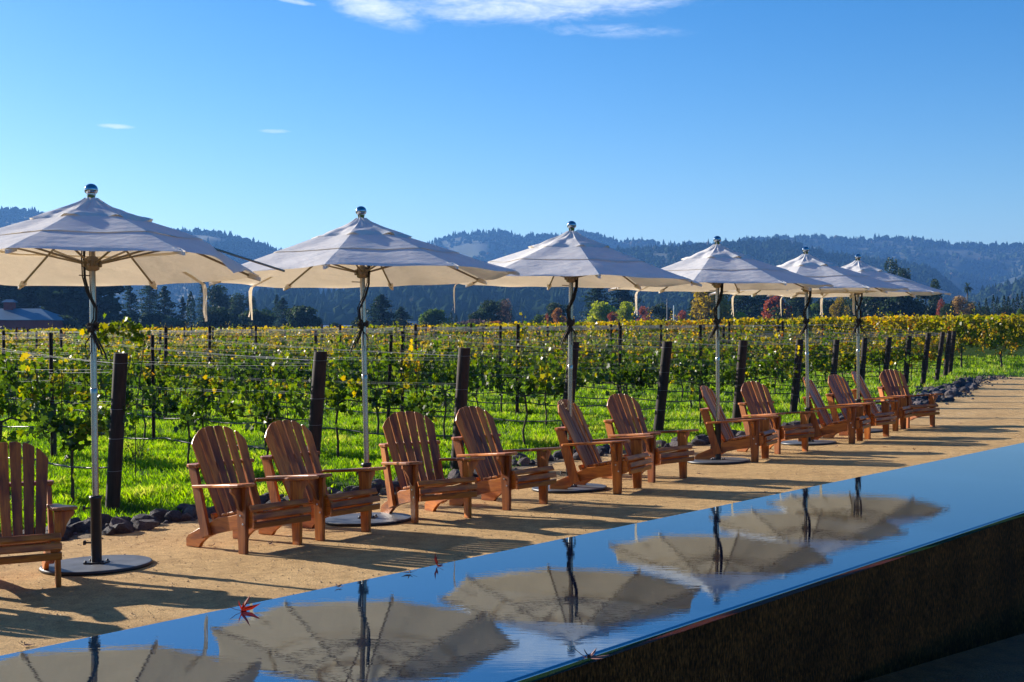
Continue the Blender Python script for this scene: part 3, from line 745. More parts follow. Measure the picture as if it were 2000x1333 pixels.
for q in range(1500):
    uu = rr.uniform(5, 42.3)
    if uu > 9 and rr.random() < .45: uu = rr.uniform(25, 42.3)
    p = border(uu)+rr.gauss(.14, .22 if uu < 25 else .34); s = rr.uniform(.02, .05) if uu < 25 else rr.uniform(.03, .07); x, y = up(uu, p)
    if not inview(x, y, 10): continue
    co_ = np.array([(1, 0, 0), (-.3, .9, 0), (-.8, -.6, 0), (.2, -.9, .1), (.2, .3, .8), (-.3, -.1, .9), (.3, -.4, .7)])*s*np.array([rr.uniform(.7, 1.2), rr.uniform(.7, 1.2), rr.uniform(.6, 1)])
    a = rr.uniform(0, 6.3); X = co_[:, 0]*math.cos(a)-co_[:, 1]*math.sin(a)+x; Y = co_[:, 0]*math.sin(a)+co_[:, 1]*math.cos(a)+y; Z = co_[:, 2]+gz(uu, p)
    b0 = len(RV_)*7; RV_.append(np.stack([X, Y, Z], 1)); RF_ += [(b0+i, b0+j, b0+k) for i, j, k in ((0, 1, 4), (1, 2, 5), (1, 5, 4), (2, 3, 5), (3, 0, 6), (0, 4, 6), (3, 6, 5), (4, 5, 6))]
tag(link('rubble', np_indexed('rubble', np.concatenate(RV_), np.array(RF_), M_ROCK)), 'small dark stone chips filling the rocky border of the path', 'rubble', kind='stuff')
def rock_label(u, s):
    k = min(range(6), key=lambda i: abs((D.x*UP[i][0]+D.y*UP[i][1])-u))
    return ('big' if s > .14 else 'medium' if s > .09 else 'small') + ' dark angular rock ' + (['in the border level with the %s umbrella' % UM[k][8], 'in the heap at the path bend, far right'][int(u > 25)])
for (u, p, s) in keep:
    x, y = up(u, p); o = link('border_rock', rr.choice(rocks)); o.location = (x, y, gz(u, p)+s*.32)
    o.scale = (s*rr.uniform(.9, 1.4), s*rr.uniform(.8, 1.1), s*rr.uniform(.6, .95)); o.rotation_euler = (rr.uniform(-.4, .4), rr.uniform(-.4, .4), rr.uniform(0, 6.3))
    lab = rock_label(u, s); tag(o, lab, 'rock', ('border rocks: ' + lab)[:90])

# ---------------------------------------------------------------- vineyard
LEAF = np.array([(0, .0), (-.28, -.12), (-.52, .10), (-.38, .32), (-.60, .62), (-.28, .62), (0, 1.0), (.28, .62), (.60, .62), (.38, .32), (.52, .10), (.28, -.12)])
def leaves_np(P, Nn, S, tint, shape=LEAF, r=rng):
    """P (n,3) positions, Nn (n,3) normals, S sizes"""
    n = len(P); k = len(shape)
    a = np.cross(Nn, r.normal(size=(n, 3))); a /= np.linalg.norm(a, axis=1)[:, None]+1e-9
    b = np.cross(Nn, a)
    xy = shape-np.array([0, .3]); fold = np.abs(xy[:, 0])*.35
    V = P[:, None] + S[:, None, None]*(a[:, None]*xy[None, :, 0, None] + b[:, None]*xy[None, :, 1, None] + Nn[:, None]*fold[None, :, None])
    return V
def vine(seed, yellow=0.0, tall=1.0, dense=1.0):
    r = np.random.default_rng(seed); pr = random.Random(seed)
    P = []; Nn = []; S = []; T = []
    mb = MB(); tx = pr.uniform(-.03, .03)
    tp = [(0, 0, -.03), (tx, pr.uniform(-.02, .02), .25), (-tx, pr.uniform(-.02, .02), .5), (tx*.5, 0, .78)]
    mb.tube(tp, [.022, .016, .015, .018] if tall < 1.1 else [.05, .04, .035, .03], 6)
    Lc = .78
    for s in (-1, 1):
        mb.tube([(0, 0, .76), (s*.2, .01, .82), (s*.5, pr.uniform(-.02, .02), .80), (s*Lc, 0, .83)], [.013, .011, .009, .005], 5)
    ns = int(15*dense)
    for i in range(ns):
        x = -Lc+2*Lc*(i+.5)/ns+pr.uniform(-.06, .06); y = 0; z = .80
        h = pr.uniform(.38, .93)*tall*(.55 if noise.noise(Vector((x*1.4, seed*7.7, 0))) > .12 and tall < 1.1 else 1); droop = pr.random() < .35
        if pr.random() < .04: h *= 1.25
        side = pr.choice((-1, 1)); pts = []; m = 15; lx = pr.uniform(-.35, .35)
        for q in range(m):
            f = q/(m-1)
            zz = z + h*f if not droop else z + h*(.9*f-1.05*f*f)
            pts.append((x+lx*f*f, side*(.05*f+(.30*f*f if droop else .10*f*f))+pr.gauss(0, .015), zz))
        mb.tube(pts[::3], .004, 4, cap=False)
        for q in range(1, m):
            for _ in range(3):
                if pr.random() < .25: continue
                c = pts[q]; P.append((c[0]+pr.gauss(0, .04), c[1]+pr.gauss(0, .06), c[2]+pr.gauss(0, .035)))
                S.append(pr.uniform(.055, .105)*(1.05-.4*q/m)); T.append(yellow)
    # leafy clumps hanging round the head of the trunk
    for _ in range(int(pr.uniform(20, 70)*dense)):
        P.append((pr.gauss(0, .20), pr.gauss(0, .10), .80-abs(pr.gauss(0, .19)))); S.append(pr.uniform(.05, .10)); T.append(yellow+.03)
    P = np.array(P); S = np.array(S)*.92
    kp = np.array([noise.noise(Vector((p[0]*3.2+seed*5.1, p[1]*2, p[2]*3.2))) for p in P]) > -.13; P = P[kp]; S = S[kp]; T = np.array(T)[kp]; n = len(P)
    Nn = r.normal(size=(n, 3)); Nn[:, 1] *= 1.3; Nn[:, 2] = np.abs(Nn[:, 2])*.6; Nn /= np.linalg.norm(Nn, axis=1)[:, None]
    cl_ = np.array([noise.noise(Vector(p*2.3)+Vector((seed*3.1, 0, 0))) for p in P])
    hz = (P[:, 2]-.8)
    T = .33 + np.array(T) + cl_*.45 + r.normal(0, .075, n) + hz*.10
    T = np.clip(T, .02, .97); oc = np.array([noise.noise(Vector(p*4)+Vector((0, seed*1.7, 0))) for p in P]) > .42; T[oc & (r.random(n) < .6)] += .30; T = np.clip(T, 0, .93)
    V = leaves_np(P, Nn, S, T, r=r)
    return mb.mesh('grapevine', M_TRUNK), np_mesh('foliage', V, len(LEAF), M_VLEAF, T)
V_GREEN = [vine(i, -.05, 1.0, 1.05) for i in range(1, 8)]
V_MID = [vine(20+i, .09, 1.0, 1.25) for i in range(6)]
V_YEL = [vine(40+i, .25, 1.0, 1.4) for i in range(5)]
V_TALL = [vine(60+i, .26, 1.55, 1.6) for i in range(6)]
# end posts measured in the photo: (top px, top py, bottom px, bottom py)
EP = [(232, 690, 218, 1000), (622, 687, 606, 958), (903, 680, 891, 921), (1117, 668, 1103, 882), (1300, 667, 1285, 850), (1448, 665, 1438, 834), (1559, 663, 1549, 813),
      (1631, 664, 1623, 795), (1686, 660, 1681, 782), (1734, 659, 1726, 770), (1773, 656, 1768, 757), (1811, 651, 1802, 758), (1839, 649, 1829, 749), (1852, 647, 1846, 739), (1861, 647, 1855, 733)]
rows = []
def post_obj(h, lean, rad, m):
    mb = MB(); n = 14; seg = 8; vs = []; r0 = random.Random(h*1000)
    for i in range(seg+1):
        z = -.05+(h+.05)*i/seg
        for k in range(n):
            a = 2*PI*k/n; q = rad*(1+.05*noise.noise(Vector((math.cos(a)*2, math.sin(a)*2, z*1.5+h*9)))+(.0 if i < seg else -.04)); vs.append((q*math.cos(a)+lean[0]*z/h, q*math.sin(a)+lean[1]*z/h, z))
    fs = [(i*n+k, i*n+(k+1) % n, (i+1)*n+(k+1) % n, (i+1)*n+k) for i in range(seg) for k in range(n)]
    gs = [(v[2], v[0]*1.0+h*7, v[1]) for v in vs]
    mb.add(vs, fs, gs, smooth=True); mb.add(vs[-n:], [tuple(range(n))], gs[-n:])
    return mb
for i, (tx, ty, bx, by) in enumerate(EP):
    x, y, z = hit(bx, by)
    if i >= 9:  # far posts stand behind the rise; keep their measured size
        pass
    h = E-(ty-HY)*y/F - z; lx = (tx-bx)/F*y
    h = cl(h, 1.25, 1.75)
    wpx = [28, 27, 24, 22, 21, 18, 15, 12, 11, 11, 11, 10, 9, 9, 9][i]
    rad = cl(wpx*y/F/2, .055, .085)
    lv = Vector((lx, 0)) - N*.04
    o = post_obj(h, lv, rad, M_POST).build('vineyard_post', M_POST, None, (x, y, z))
    mbw = MB()
    for zz in (.42, .75, 1.05, h-.10):
        cx, cy = lv.x*zz/h, lv.y*zz/h
        mbw.tube([(cx+(rad+.004)*math.cos(a), cy+(rad+.004)*math.sin(a), zz+.004*math.sin(a)) for a in [2*PI*q/14 for q in range(15)]], .0022, 5, cap=False)
    mbw.build('wire_wrap', M_WIRE, o)
    tag(o, ('thick dark wooden end post, %s from the left of the vineyard posts' % ordn[i]) if i < 14 else 'rightmost thick dark wooden end post of the vineyard', 'post', 'wooden end posts of the vine rows')
    rows.append((D.x*x+D.y*y, N.x*x+N.y*y, h, i, x, y, z, lv))
# rows of the near block; fill the gap in spacing beyond measured ones
STK = []; VN = []      # candidates
for (u, p0, h, i, x0, y0, z0, lv) in rows:
    r = random.Random(100+i)
    # stakes
    k = 0; p = p0 + (6.6 if i == 2 else 3.2 + (i*2.3) % 3.2)
    sp_ = []
    while p < 125:
        x, y = up(u, p)
        if inview(x, y, 250): sp_.append(p)
        if inview(x, y, 8): STK.append((x, y, i, k, 'near'))
        p += 6.2; k += 1
    # wires
    mb = MB(); hs = MB()
    pe = p0
    if sp_:
        pend = min(sp_[-1]+6, 36)
        for (wz, r0) in ((.80, .0016), (1.10, .0016), (1.12, .0016), (1.42, .0017), (1.45, .0017), (1.72, .0018), (1.74, .0018)):
            pts = []; pp = [p0] + [q for q in sp_ if q < pend] + [pend]
            for a, b in zip(pp, pp[1:]):
                for f in (0, .25, .5, .75):
                    q = a+(b-a)*f; x, y = up(u, q)
                    zz = wz
                    if q < pp[1]: fr = (q-p0)/(pp[1]-p0); zz = min(wz, h-.10)*(1-fr)+wz*fr
                    sag = -.03*math.sin(PI*f)
                    rad = r0*max(1, y/24)
                    pts.append((x+(0.03 if wz in (1.12, 1.45, 1.74) else -.03)*D.x-x0, y-y0, ground(x, y)+zz+sag-z0, rad))
            mb.tube([q[:3] for q in pts], [min(q[3], .0032) for q in pts], 4, cap=False)
        tag(mb.build('trellis_wires', M_WIRE, None, (x0, y0, z0)), 'thin galvanised trellis wires running back from the %s wooden end post' % ordn[i], 'wire', 'trellis wires of the vine rows')
        pts = []; q = p0
        while q < min(pend, 60):
            x, y = up(u, q); pts.append((x-x0, y-y0, ground(x, y)+.45-.05*abs(math.sin((q-p0)*1.9+i))*(1 if q > p0 else 0)-z0)); q += .4
        hs.tube(pts, .0105, 6)
        tag(hs.build('drip_hose', M_HOSE, None, (x0, y0, z0)), 'black drip irrigation hose strung low along the row of the %s end post' % ordn[i], 'hose', 'drip hoses of the vine rows')
    # vines
    p = p0 + .75; k = 0
    while p < 125:
        x, y = up(u, p)
        if inview(x, y, 60 if y > 14 else 150): VN.append((y, x, u, p, i, k, 'near'))
        p += 1.55 + r.uniform(-.1, .1); k += 1
# second block across the grass alley, taller and yellower, its rows parallel
uA = (lambda q: D.x*q[0]+D.y*q[1])(at(1940, 716, .30))
UL = rows[-1][0]
FARV = []
for j in range(30):
    u = uA + 2.6*j; p = -22.0
    r = random.Random(500+j)
    while p < 130:
        x, y = up(u, p)
        if inview(x, y, 30):
            if j == 0 and p < 60: VN.append((y, x, u, p, 50, int((p+22)/1.55), 'tall'))
            elif y < 190: FARV.append((x, y, 'tall'))
        p += 1.55+r.uniform(-.1, .1)
VN.sort(key=lambda v: v[0])
NV = VN[:296]
for v in VN[296:]:
    FARV.append((v[1], v[0], v[6]))
rowname = {i: ordn[i] for i in range(15)}
rotN = math.atan2(N.y, N.x)
for (y, x, u, p, i, k, kd) in NV:
    r = random.random(); far = y > 24
    # vines turn yellower with distance and towards the right-hand rows
    yl = (y-20)/22 + (i-5)*.05 + random.uniform(-.25, .25)
    src = random.choice(V_TALL if kd == 'tall' else V_GREEN if yl < .35 else V_MID if yl < .95 else V_YEL)
    o = link('grapevine', src[0]); f = link('foliage', src[1], o)
    o.location = (x, y, ground(x, y)); o.rotation_euler = (0, 0, rotN + (PI if random.random() < .5 else 0))
    s = random.uniform(.9, 1.08); o.scale = (random.uniform(.9, 1.08), random.uniform(.85, 1.3), s)
    if kd == 'tall': lab = 'tall yellow leaved grapevine in the row beyond the grass alley at right'; g = 'yellow vines beyond the grass alley'
    else:
        tone = 'green' if src in V_GREEN else 'green and yellow' if src in V_MID else 'yellow'
        place = ['at its start', 'a few metres in', 'midway back', 'far back'][0 if k < 2 else 1 if k < 5 else 2 if k < 10 else 3]
        lab = '%s grapevine in row of %s wooden end post, %s' % (tone, rowname[i], place); g = 'grapevines: ' + lab
    tag(o, lab, 'grapevine', g[:100])
# the rest of the vines as one mass
def far_vines():
    Vs = []; Ts = []
    Q = np.array([(-.5, -.1), (.0, -.45), (.5, .1), (.15, .5), (-.35, .45)])
    for (x, y, kd) in FARV:
        pv_ = N.x*x+N.y*y
        n = int(cl(420*(40/max(y, 40))**.8, 130, 420)); sz = .085*max(1, y/45)**.8
        a = rng.uniform(-.85, .85, n); b = rng.normal(0, .17, n); tl = kd == 'tall'
        zt = (cl(1.95-(pv_-25)*.012, 1.45, 1.95) if tl else 1.62); z = .75 + (zt-.75)*rng.random(n)**.8 + rng.normal(0, .05, n)
        P = np.stack([x+N.x*a+D.x*b, y+N.y*a+D.y*b, ground(x, y)+z], 1)
        Nn = rng.normal(size=(n, 3)); Nn[:, 2] = np.abs(Nn[:, 2]); Nn /= np.linalg.norm(Nn, axis=1)[:, None]
        ya = .66 if tl else cl(.57+(y-30)/120, .55, .68)
        base = ya + .25*noise.noise(Vector((x*.5, y*.5, 0)))
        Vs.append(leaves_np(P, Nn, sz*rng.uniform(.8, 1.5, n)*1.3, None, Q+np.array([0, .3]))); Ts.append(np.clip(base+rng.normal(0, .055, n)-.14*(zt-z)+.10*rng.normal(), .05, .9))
    # a few tall shoots
    return np.concatenate(Vs), np.concatenate(Ts)
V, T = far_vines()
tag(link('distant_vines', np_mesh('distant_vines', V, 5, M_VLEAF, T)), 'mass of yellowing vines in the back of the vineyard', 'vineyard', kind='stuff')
# stakes
STK.sort(key=lambda s: s[1])
def stake_me(h):
    mb = MB(); mb.box((0, 0, h/2-.05), (.058, .014, h+.1), bev=.001); mb.box((0, .0245, h/2-.05), (.012, .034, h+.1), bev=.001)
    return mb.mesh('steel_stake', M_RUST)
sm = [stake_me(1.80), stake_me(1.74), stake_me(1.86)]
for q, (x, y, i, k, kd) in enumerate(STK[:150]):
    if y < 13.4: continue
    o = link('steel_stake', random.choice(sm)); o.location = (x, y, ground(x, y)); o.rotation_euler = (random.gauss(0, .012), random.gauss(0, .012), rotN+PI/2)
    wsc = 1.25 if y > 25 else 1.0; o.scale = (wsc, wsc, 1)
    lab = 'rusty steel stake, %s along the row of the %s wooden end post' % (ordn[min(k, 19)], rowname[i]); tag(o, lab, 'stake', 'steel stakes of the vine rows')
# stray tall shoots with leaves that stand above the rows
for (px, ty, D_, w_, lab) in ((235, 626, 15.5, 95, 'long leafy vine shoot arching above the wires left of centre'), (772, 617, 24, 14, 'upright leafy vine shoot sticking up right of the second umbrella pole'),
                         (1018, 610, 26, 14, 'upright leafy vine shoot sticking up left of the third umbrella'), (1230, 620, 32, 26, 'bushy vine shoot rising above the row right of the third umbrella'), (1738, 606, 42, 16, 'bright green vine shoot above the yellow vines at right')):
    x = (px-1000)/F*D_; zt = E-(ty-HY)*D_/F; g0 = ground(x, D_); r = np.random.default_rng(int(px)); n = 60 if w_ < 30 else 190
    mb = MB(); wm = w_*D_/F
    c = [(wm*(f-.5)*(1 if w_ > 40 else .4)*(1 if w_ < 40 else -1), 0, (zt-g0-.06)*f**.75 if w_ < 40 else (zt-g0-.25)+.18*math.sin(PI*f)) for f in [q/8 for q in range(9)]]
    if w_ > 40: c = [(c[0][0]*.6, 0, .78)] + c
    mb.tube([(0, 0, .0)] + c if w_ < 40 else [(c[0][0], 0, 0)]+c, .006, 5)
    o = mb.build('vine_shoot', M_TRUNK, None, (x, D_, g0))
    f = np.clip(.35 + .65*r.random(n), 0, 1) if w_ < 40 else r.random(n)
    cc = np.array(c)[-9:]; idx = f*8; i0 = np.clip(idx.astype(int), 0, 7); fr = (idx-i0)[:, None]
    P = cc[i0]*(1-fr)+cc[i0+1]*fr + r.normal(0, .045 if w_ < 40 else .06, (n, 3))
    Nn = r.normal(size=(n, 3)); Nn /= np.linalg.norm(Nn, axis=1)[:, None]
    T = np.clip(.54+r.normal(0, .08, n), 0, 1)
    link('foliage', np_mesh('foliage', leaves_np(P, Nn, r.uniform(.04, .08, n), T, r=r), len(LEAF), M_VLEAF, T), o)
    tag(o, lab, 'vine shoot', 'stray vine shoots')

# ---------------------------------------------------------------- grass
def grass(n, ymin, ymax, h0, h1, w, umax=60):
    y = ymin + (ymax-ymin)*rng.random(n)**1.15; x = (rng.random(n)*2.15-1.075)*y*.4
    u = D.x*x+D.y*y; p = N.x*x+N.y*y
    bu = np.interp(u, [q[0] for q in rb], [q[1] for q in rb])
    lim = bu + .28 + .25*np.sin(u*3.1)*np.sin(u*1.3)
    ok = ((p > lim) | (u > 41.2)); cand = ok
    edge = np.exp(-np.maximum(0, p-lim)/.5)
    ok &= rng.random(n) > edge*.75
    # patchiness
    x, y = x[ok], y[ok]; n = len(x)
    pn = np.array([.6*noise.noise(Vector((a*.9, b*.9, 0)))+.5*noise.noise(Vector((a*3.1, b*3.1, 4))) for a, b in zip(x, y)])
    ok = rng.random(n) < np.clip(.85+pn*1.3, .15, 1); x, y, pn = x[ok], y[ok], pn[ok]; n = len(x)
    z = np.array([ground(a, b) for a, b in zip(x, y)])
    B = 5; ang = rng.random((n, B))*6.283; hh = rng.uniform(h0, h1, (n, B))*(1+1.2*pn[:, None]); ln = rng.uniform(.15, .8, (n, B))*hh
    bx = x[:, None]+rng.normal(0, .035, (n, B)); by = y[:, None]+rng.normal(0, .035, (n, B)); sc = np.maximum(1, y/18)[:, None]; ww = w*sc
    ca, sa_ = np.cos(ang), np.sin(ang); pa = ang+1.57+rng.normal(0, .5, (n, B)); cp, sp2 = np.cos(pa), np.sin(pa)
    Z = np.repeat(z[:, None], B, 1)
    v0 = np.stack([bx-cp*ww, by-sp2*ww, Z-.01], 2); v1 = np.stack([bx+cp*ww, by+sp2*ww, Z-.01], 2)
    v2 = np.stack([bx+ca*ln*.4+cp*ww*.7, by+sa_*ln*.4+sp2*ww*.7, Z+hh*.65], 2); v3 = np.stack([bx+ca*ln, by+sa_*ln, Z+hh], 2)
    V = np.stack([v0, v1, v2, v3], 2).reshape(-1, 4, 3)
    T = np.clip(.5+rng.normal(0, .16, n*B)+np.repeat(pn, B)*.9, 0, 1)
    return V, T
A = grass(60000, 11.8, 26, .035, .09, .0032); B = grass(46000, 26, 62, .05, .115, .0035)
V = np.concatenate([A[0], B[0]]); T = np.concatenate([A[1], B[1]])
tag(link('grass', np_mesh('grass', V, 4, M_GRASS, T)), 'bright green backlit grass between and in front of the vine rows', 'grass', kind='stuff')
# low weeds by the posts
for (px, py, s, lab) in ((1497, 845, .30, 'dry pale weed standing by the seventh end post behind the fifth chair pair'), (700, 800, .32, 'dark leafy weed in the grass right of the second end post'), (268, 905, .30, 'small dark leafy weed just right of the first wooden end post')):
    x, y, z = hit(px, py); r = np.random.default_rng(px); n = 120
    P = np.abs(r.normal(0, 1, (n, 3)))*np.array([0, 0, s*.5]) + r.normal(0, 1, (n, 3))*np.array([s*.4, s*.4, 0]); Nn = r.normal(size=(n, 3)); Nn /= np.linalg.norm(Nn, axis=1)[:, None]
    T = np.clip(r.normal(.25, .1, n), 0, 1) if s > .3 or px < 500 else np.clip(r.normal(.6, .05, n), 0, 1)
    mb = MB()
    for q in range(7): mb.tube([(0, 0, 0), (r.normal(0, s*.2), r.normal(0, s*.2), s*.5), (r.normal(0, s*.35), r.normal(0, s*.35), s)], .004, 4)
    o = mb.build('weed', M_TRUNK, None, (x, y, z)); link('foliage', np_mesh('foliage', leaves_np(P, Nn, r.uniform(.02, .05, n), T, r=r), len(LEAF), M_VLEAF, T), o)
    tag(o, lab, 'weed')

# ---------------------------------------------------------------- trees
QD = np.array([(-.5, -.2), (.1, -.5), (.5, .1), (.0, .5), (-.45, .3)])
def crown(P, S, T, m, flat=0.0, seed=0):
    r = np.random.default_rng(seed); n = len(P)
    Nn = r.normal(size=(n, 3)); Nn[:, 2] = Nn[:, 2]*(1-flat)+flat*2*np.sign(Nn[:, 2]+.001); Nn /= np.linalg.norm(Nn, axis=1)[:, None]
    return np_mesh('crown', leaves_np(P, Nn, S, T, QD+np.array([0, .3]), r), 5, m, np.clip(T, 0, 1))
def t_broad(h, w, m, seed, base=.12, n=2600, leaf=None):
    r = np.random.default_rng(seed); lobes = []
    nl = 16
    for i in range(nl):
        a = r.random()*6.28; q = r.random()**.6; zz = base+(1-base)*(.12+.74*r.random())
        wid = math.sin(PI*min(1, max(.12, (zz-base*.4)/(1.02-base*.4))))**.55
        lobes.append((w/2*.68*q*wid*math.cos(a), w/2*.68*q*wid*math.sin(a), h*zz, w*(.15+.11*r.random()), h*(.10+.09*r.random())))
    lobes.append((0, 0, h*.86, w*.22, h*.13))
    P = []; T = []
    per = n//len(lobes)
    for (x, y, z, rw, rh) in lobes:
        d = r.normal(size=(per, 3)); d /= np.linalg.norm(d, axis=1)[:, None]; k = (.55+.55*r.random(per)**.7)[:, None]
        P.append(np.array([x, y, z])+d*k*np.array([rw, rw, rh])); T.append(.5+r.normal(0, .14, per)+r.normal(0, .12))
    P = np.concatenate(P); T = np.concatenate(T); P[:, 2] = np.minimum(P[:, 2], h*1.0)
    S = np.full(len(P), leaf or w*.055)*r.uniform(.6, 1.3, len(P))
    mb = MB(); mb.tube([(0, 0, -.5), (w*.01, 0, h*.3), (0, w*.01, h*.75)], [w*.035, w*.028, w*.01], 8)
    for i in range(7):
        l = lobes[i*2]; mb.tube([(0, 0, h*.28), (l[0]*.5, l[1]*.5, (h*.28+l[2])/2+h*.04), (l[0], l[1], l[2])], [w*.018, w*.012, w*.004], 6)
    return mb.mesh('trunk', M_BARK), crown(P, S, T, m, 0, seed)
def t_conifer(h, w, m, seed, base=.08, n=3200, shape=.8, tiers=17):
    r = np.random.default_rng(seed); P = []; T = []
    mb = MB(); mb.tube([(0, 0, -.5), (0, 0, h*.5), (0, 0, h*.99)], [w*.045, w*.03, w*.004], 7)
    nb = tiers*8; per = n//nb
    for i in range(nb):
        f = (i+.5)/nb; z = h*(base+(1-base)*f)
        Rm = w/2*min(1, 2.4*(1-f)**shape)*(.55+.45*min(1, f*6))*r.uniform(.55, 1.08); a = r.random()*6.283
        if Rm < w*.02: Rm = w*.02
        t = r.random(per)**.6; sp_ = .10*Rm+.02*w
        up_ = r.uniform(-.25, .12)
        P.append(np.stack([np.cos(a)*Rm*t+r.normal(0, sp_, per), np.sin(a)*Rm*t+r.normal(0, sp_, per), z+Rm*t*up_+r.normal(0, h*.007, per)], 1))
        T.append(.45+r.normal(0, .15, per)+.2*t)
        if i % 2 == 0: mb.tube([(0, 0, z), (math.cos(a)*Rm*.8, math.sin(a)*Rm*.8, z+Rm*.8*up_)], [w*.008, w*.003], 4, cap=False)
    P = np.concatenate(P); T = np.concatenate(T); S = np.full(len(P), w*.062)*r.uniform(.5, 1.3, len(P))
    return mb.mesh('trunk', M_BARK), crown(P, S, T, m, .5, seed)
def t_cypress(h, w, m, seed):
    r = np.random.default_rng(seed); n = 700; f = r.random(n); a = r.random(n)*6.283; R_ = w/2*np.minimum(1, 3.2*(1-f)**.8)*np.minimum(1, .5+f*4)*(.6+.4*r.random(n))
    P = np.stack([np.cos(a)*R_, np.sin(a)*R_, h*(.04+.96*f)], 1); mb = MB(); mb.tube([(0, 0, -.5), (0, 0, h*.9)], [w*.08, w*.02], 6)
    return mb.mesh('trunk', M_BARK), crown(P, np.full(n, w*.2)*r.uniform(.6, 1.2, n), .4+r.normal(0, .15, n), m, 0, seed)
def t_palm(h, w, seed):
    r = np.random.default_rng(seed); mb = MB(); mb.tube([(0, 0, -.5), (.2, 0, h*.4), (0, 0, h*.84)], [w*.06, w*.045, w*.05], 8)
    Vs = []
    for i in range(60):
        a = r.random()*6.283; e = r.uniform(-1.0, 1.3); ln = w*.5*r.uniform(.8, 1.1)
        for q in range(6):
            f0, f1 = q/6, (q+1)/6
            def pt(f, s):
                hx = ln*f*math.cos(e); zz = h*.86+ln*f*math.sin(e)-ln*.35*f*f
                wd = w*.035*math.sin(PI*min(.97, f+.05))*s
                return (hx*math.cos(a)-wd*math.sin(a), hx*math.sin(a)+wd*math.cos(a), zz-abs(wd)*.3)
            Vs.append([pt(f0, -1), pt(f0, 1), pt(f1, 1), pt(f1, -1), pt((f0+f1)/2, -1.1)])
    V = np.array(Vs); return mb.mesh('trunk', M_BARK), np_mesh('crown', V, 5, TM['oak'], np.clip(r.normal(.6, .2, len(V)), 0, 1))
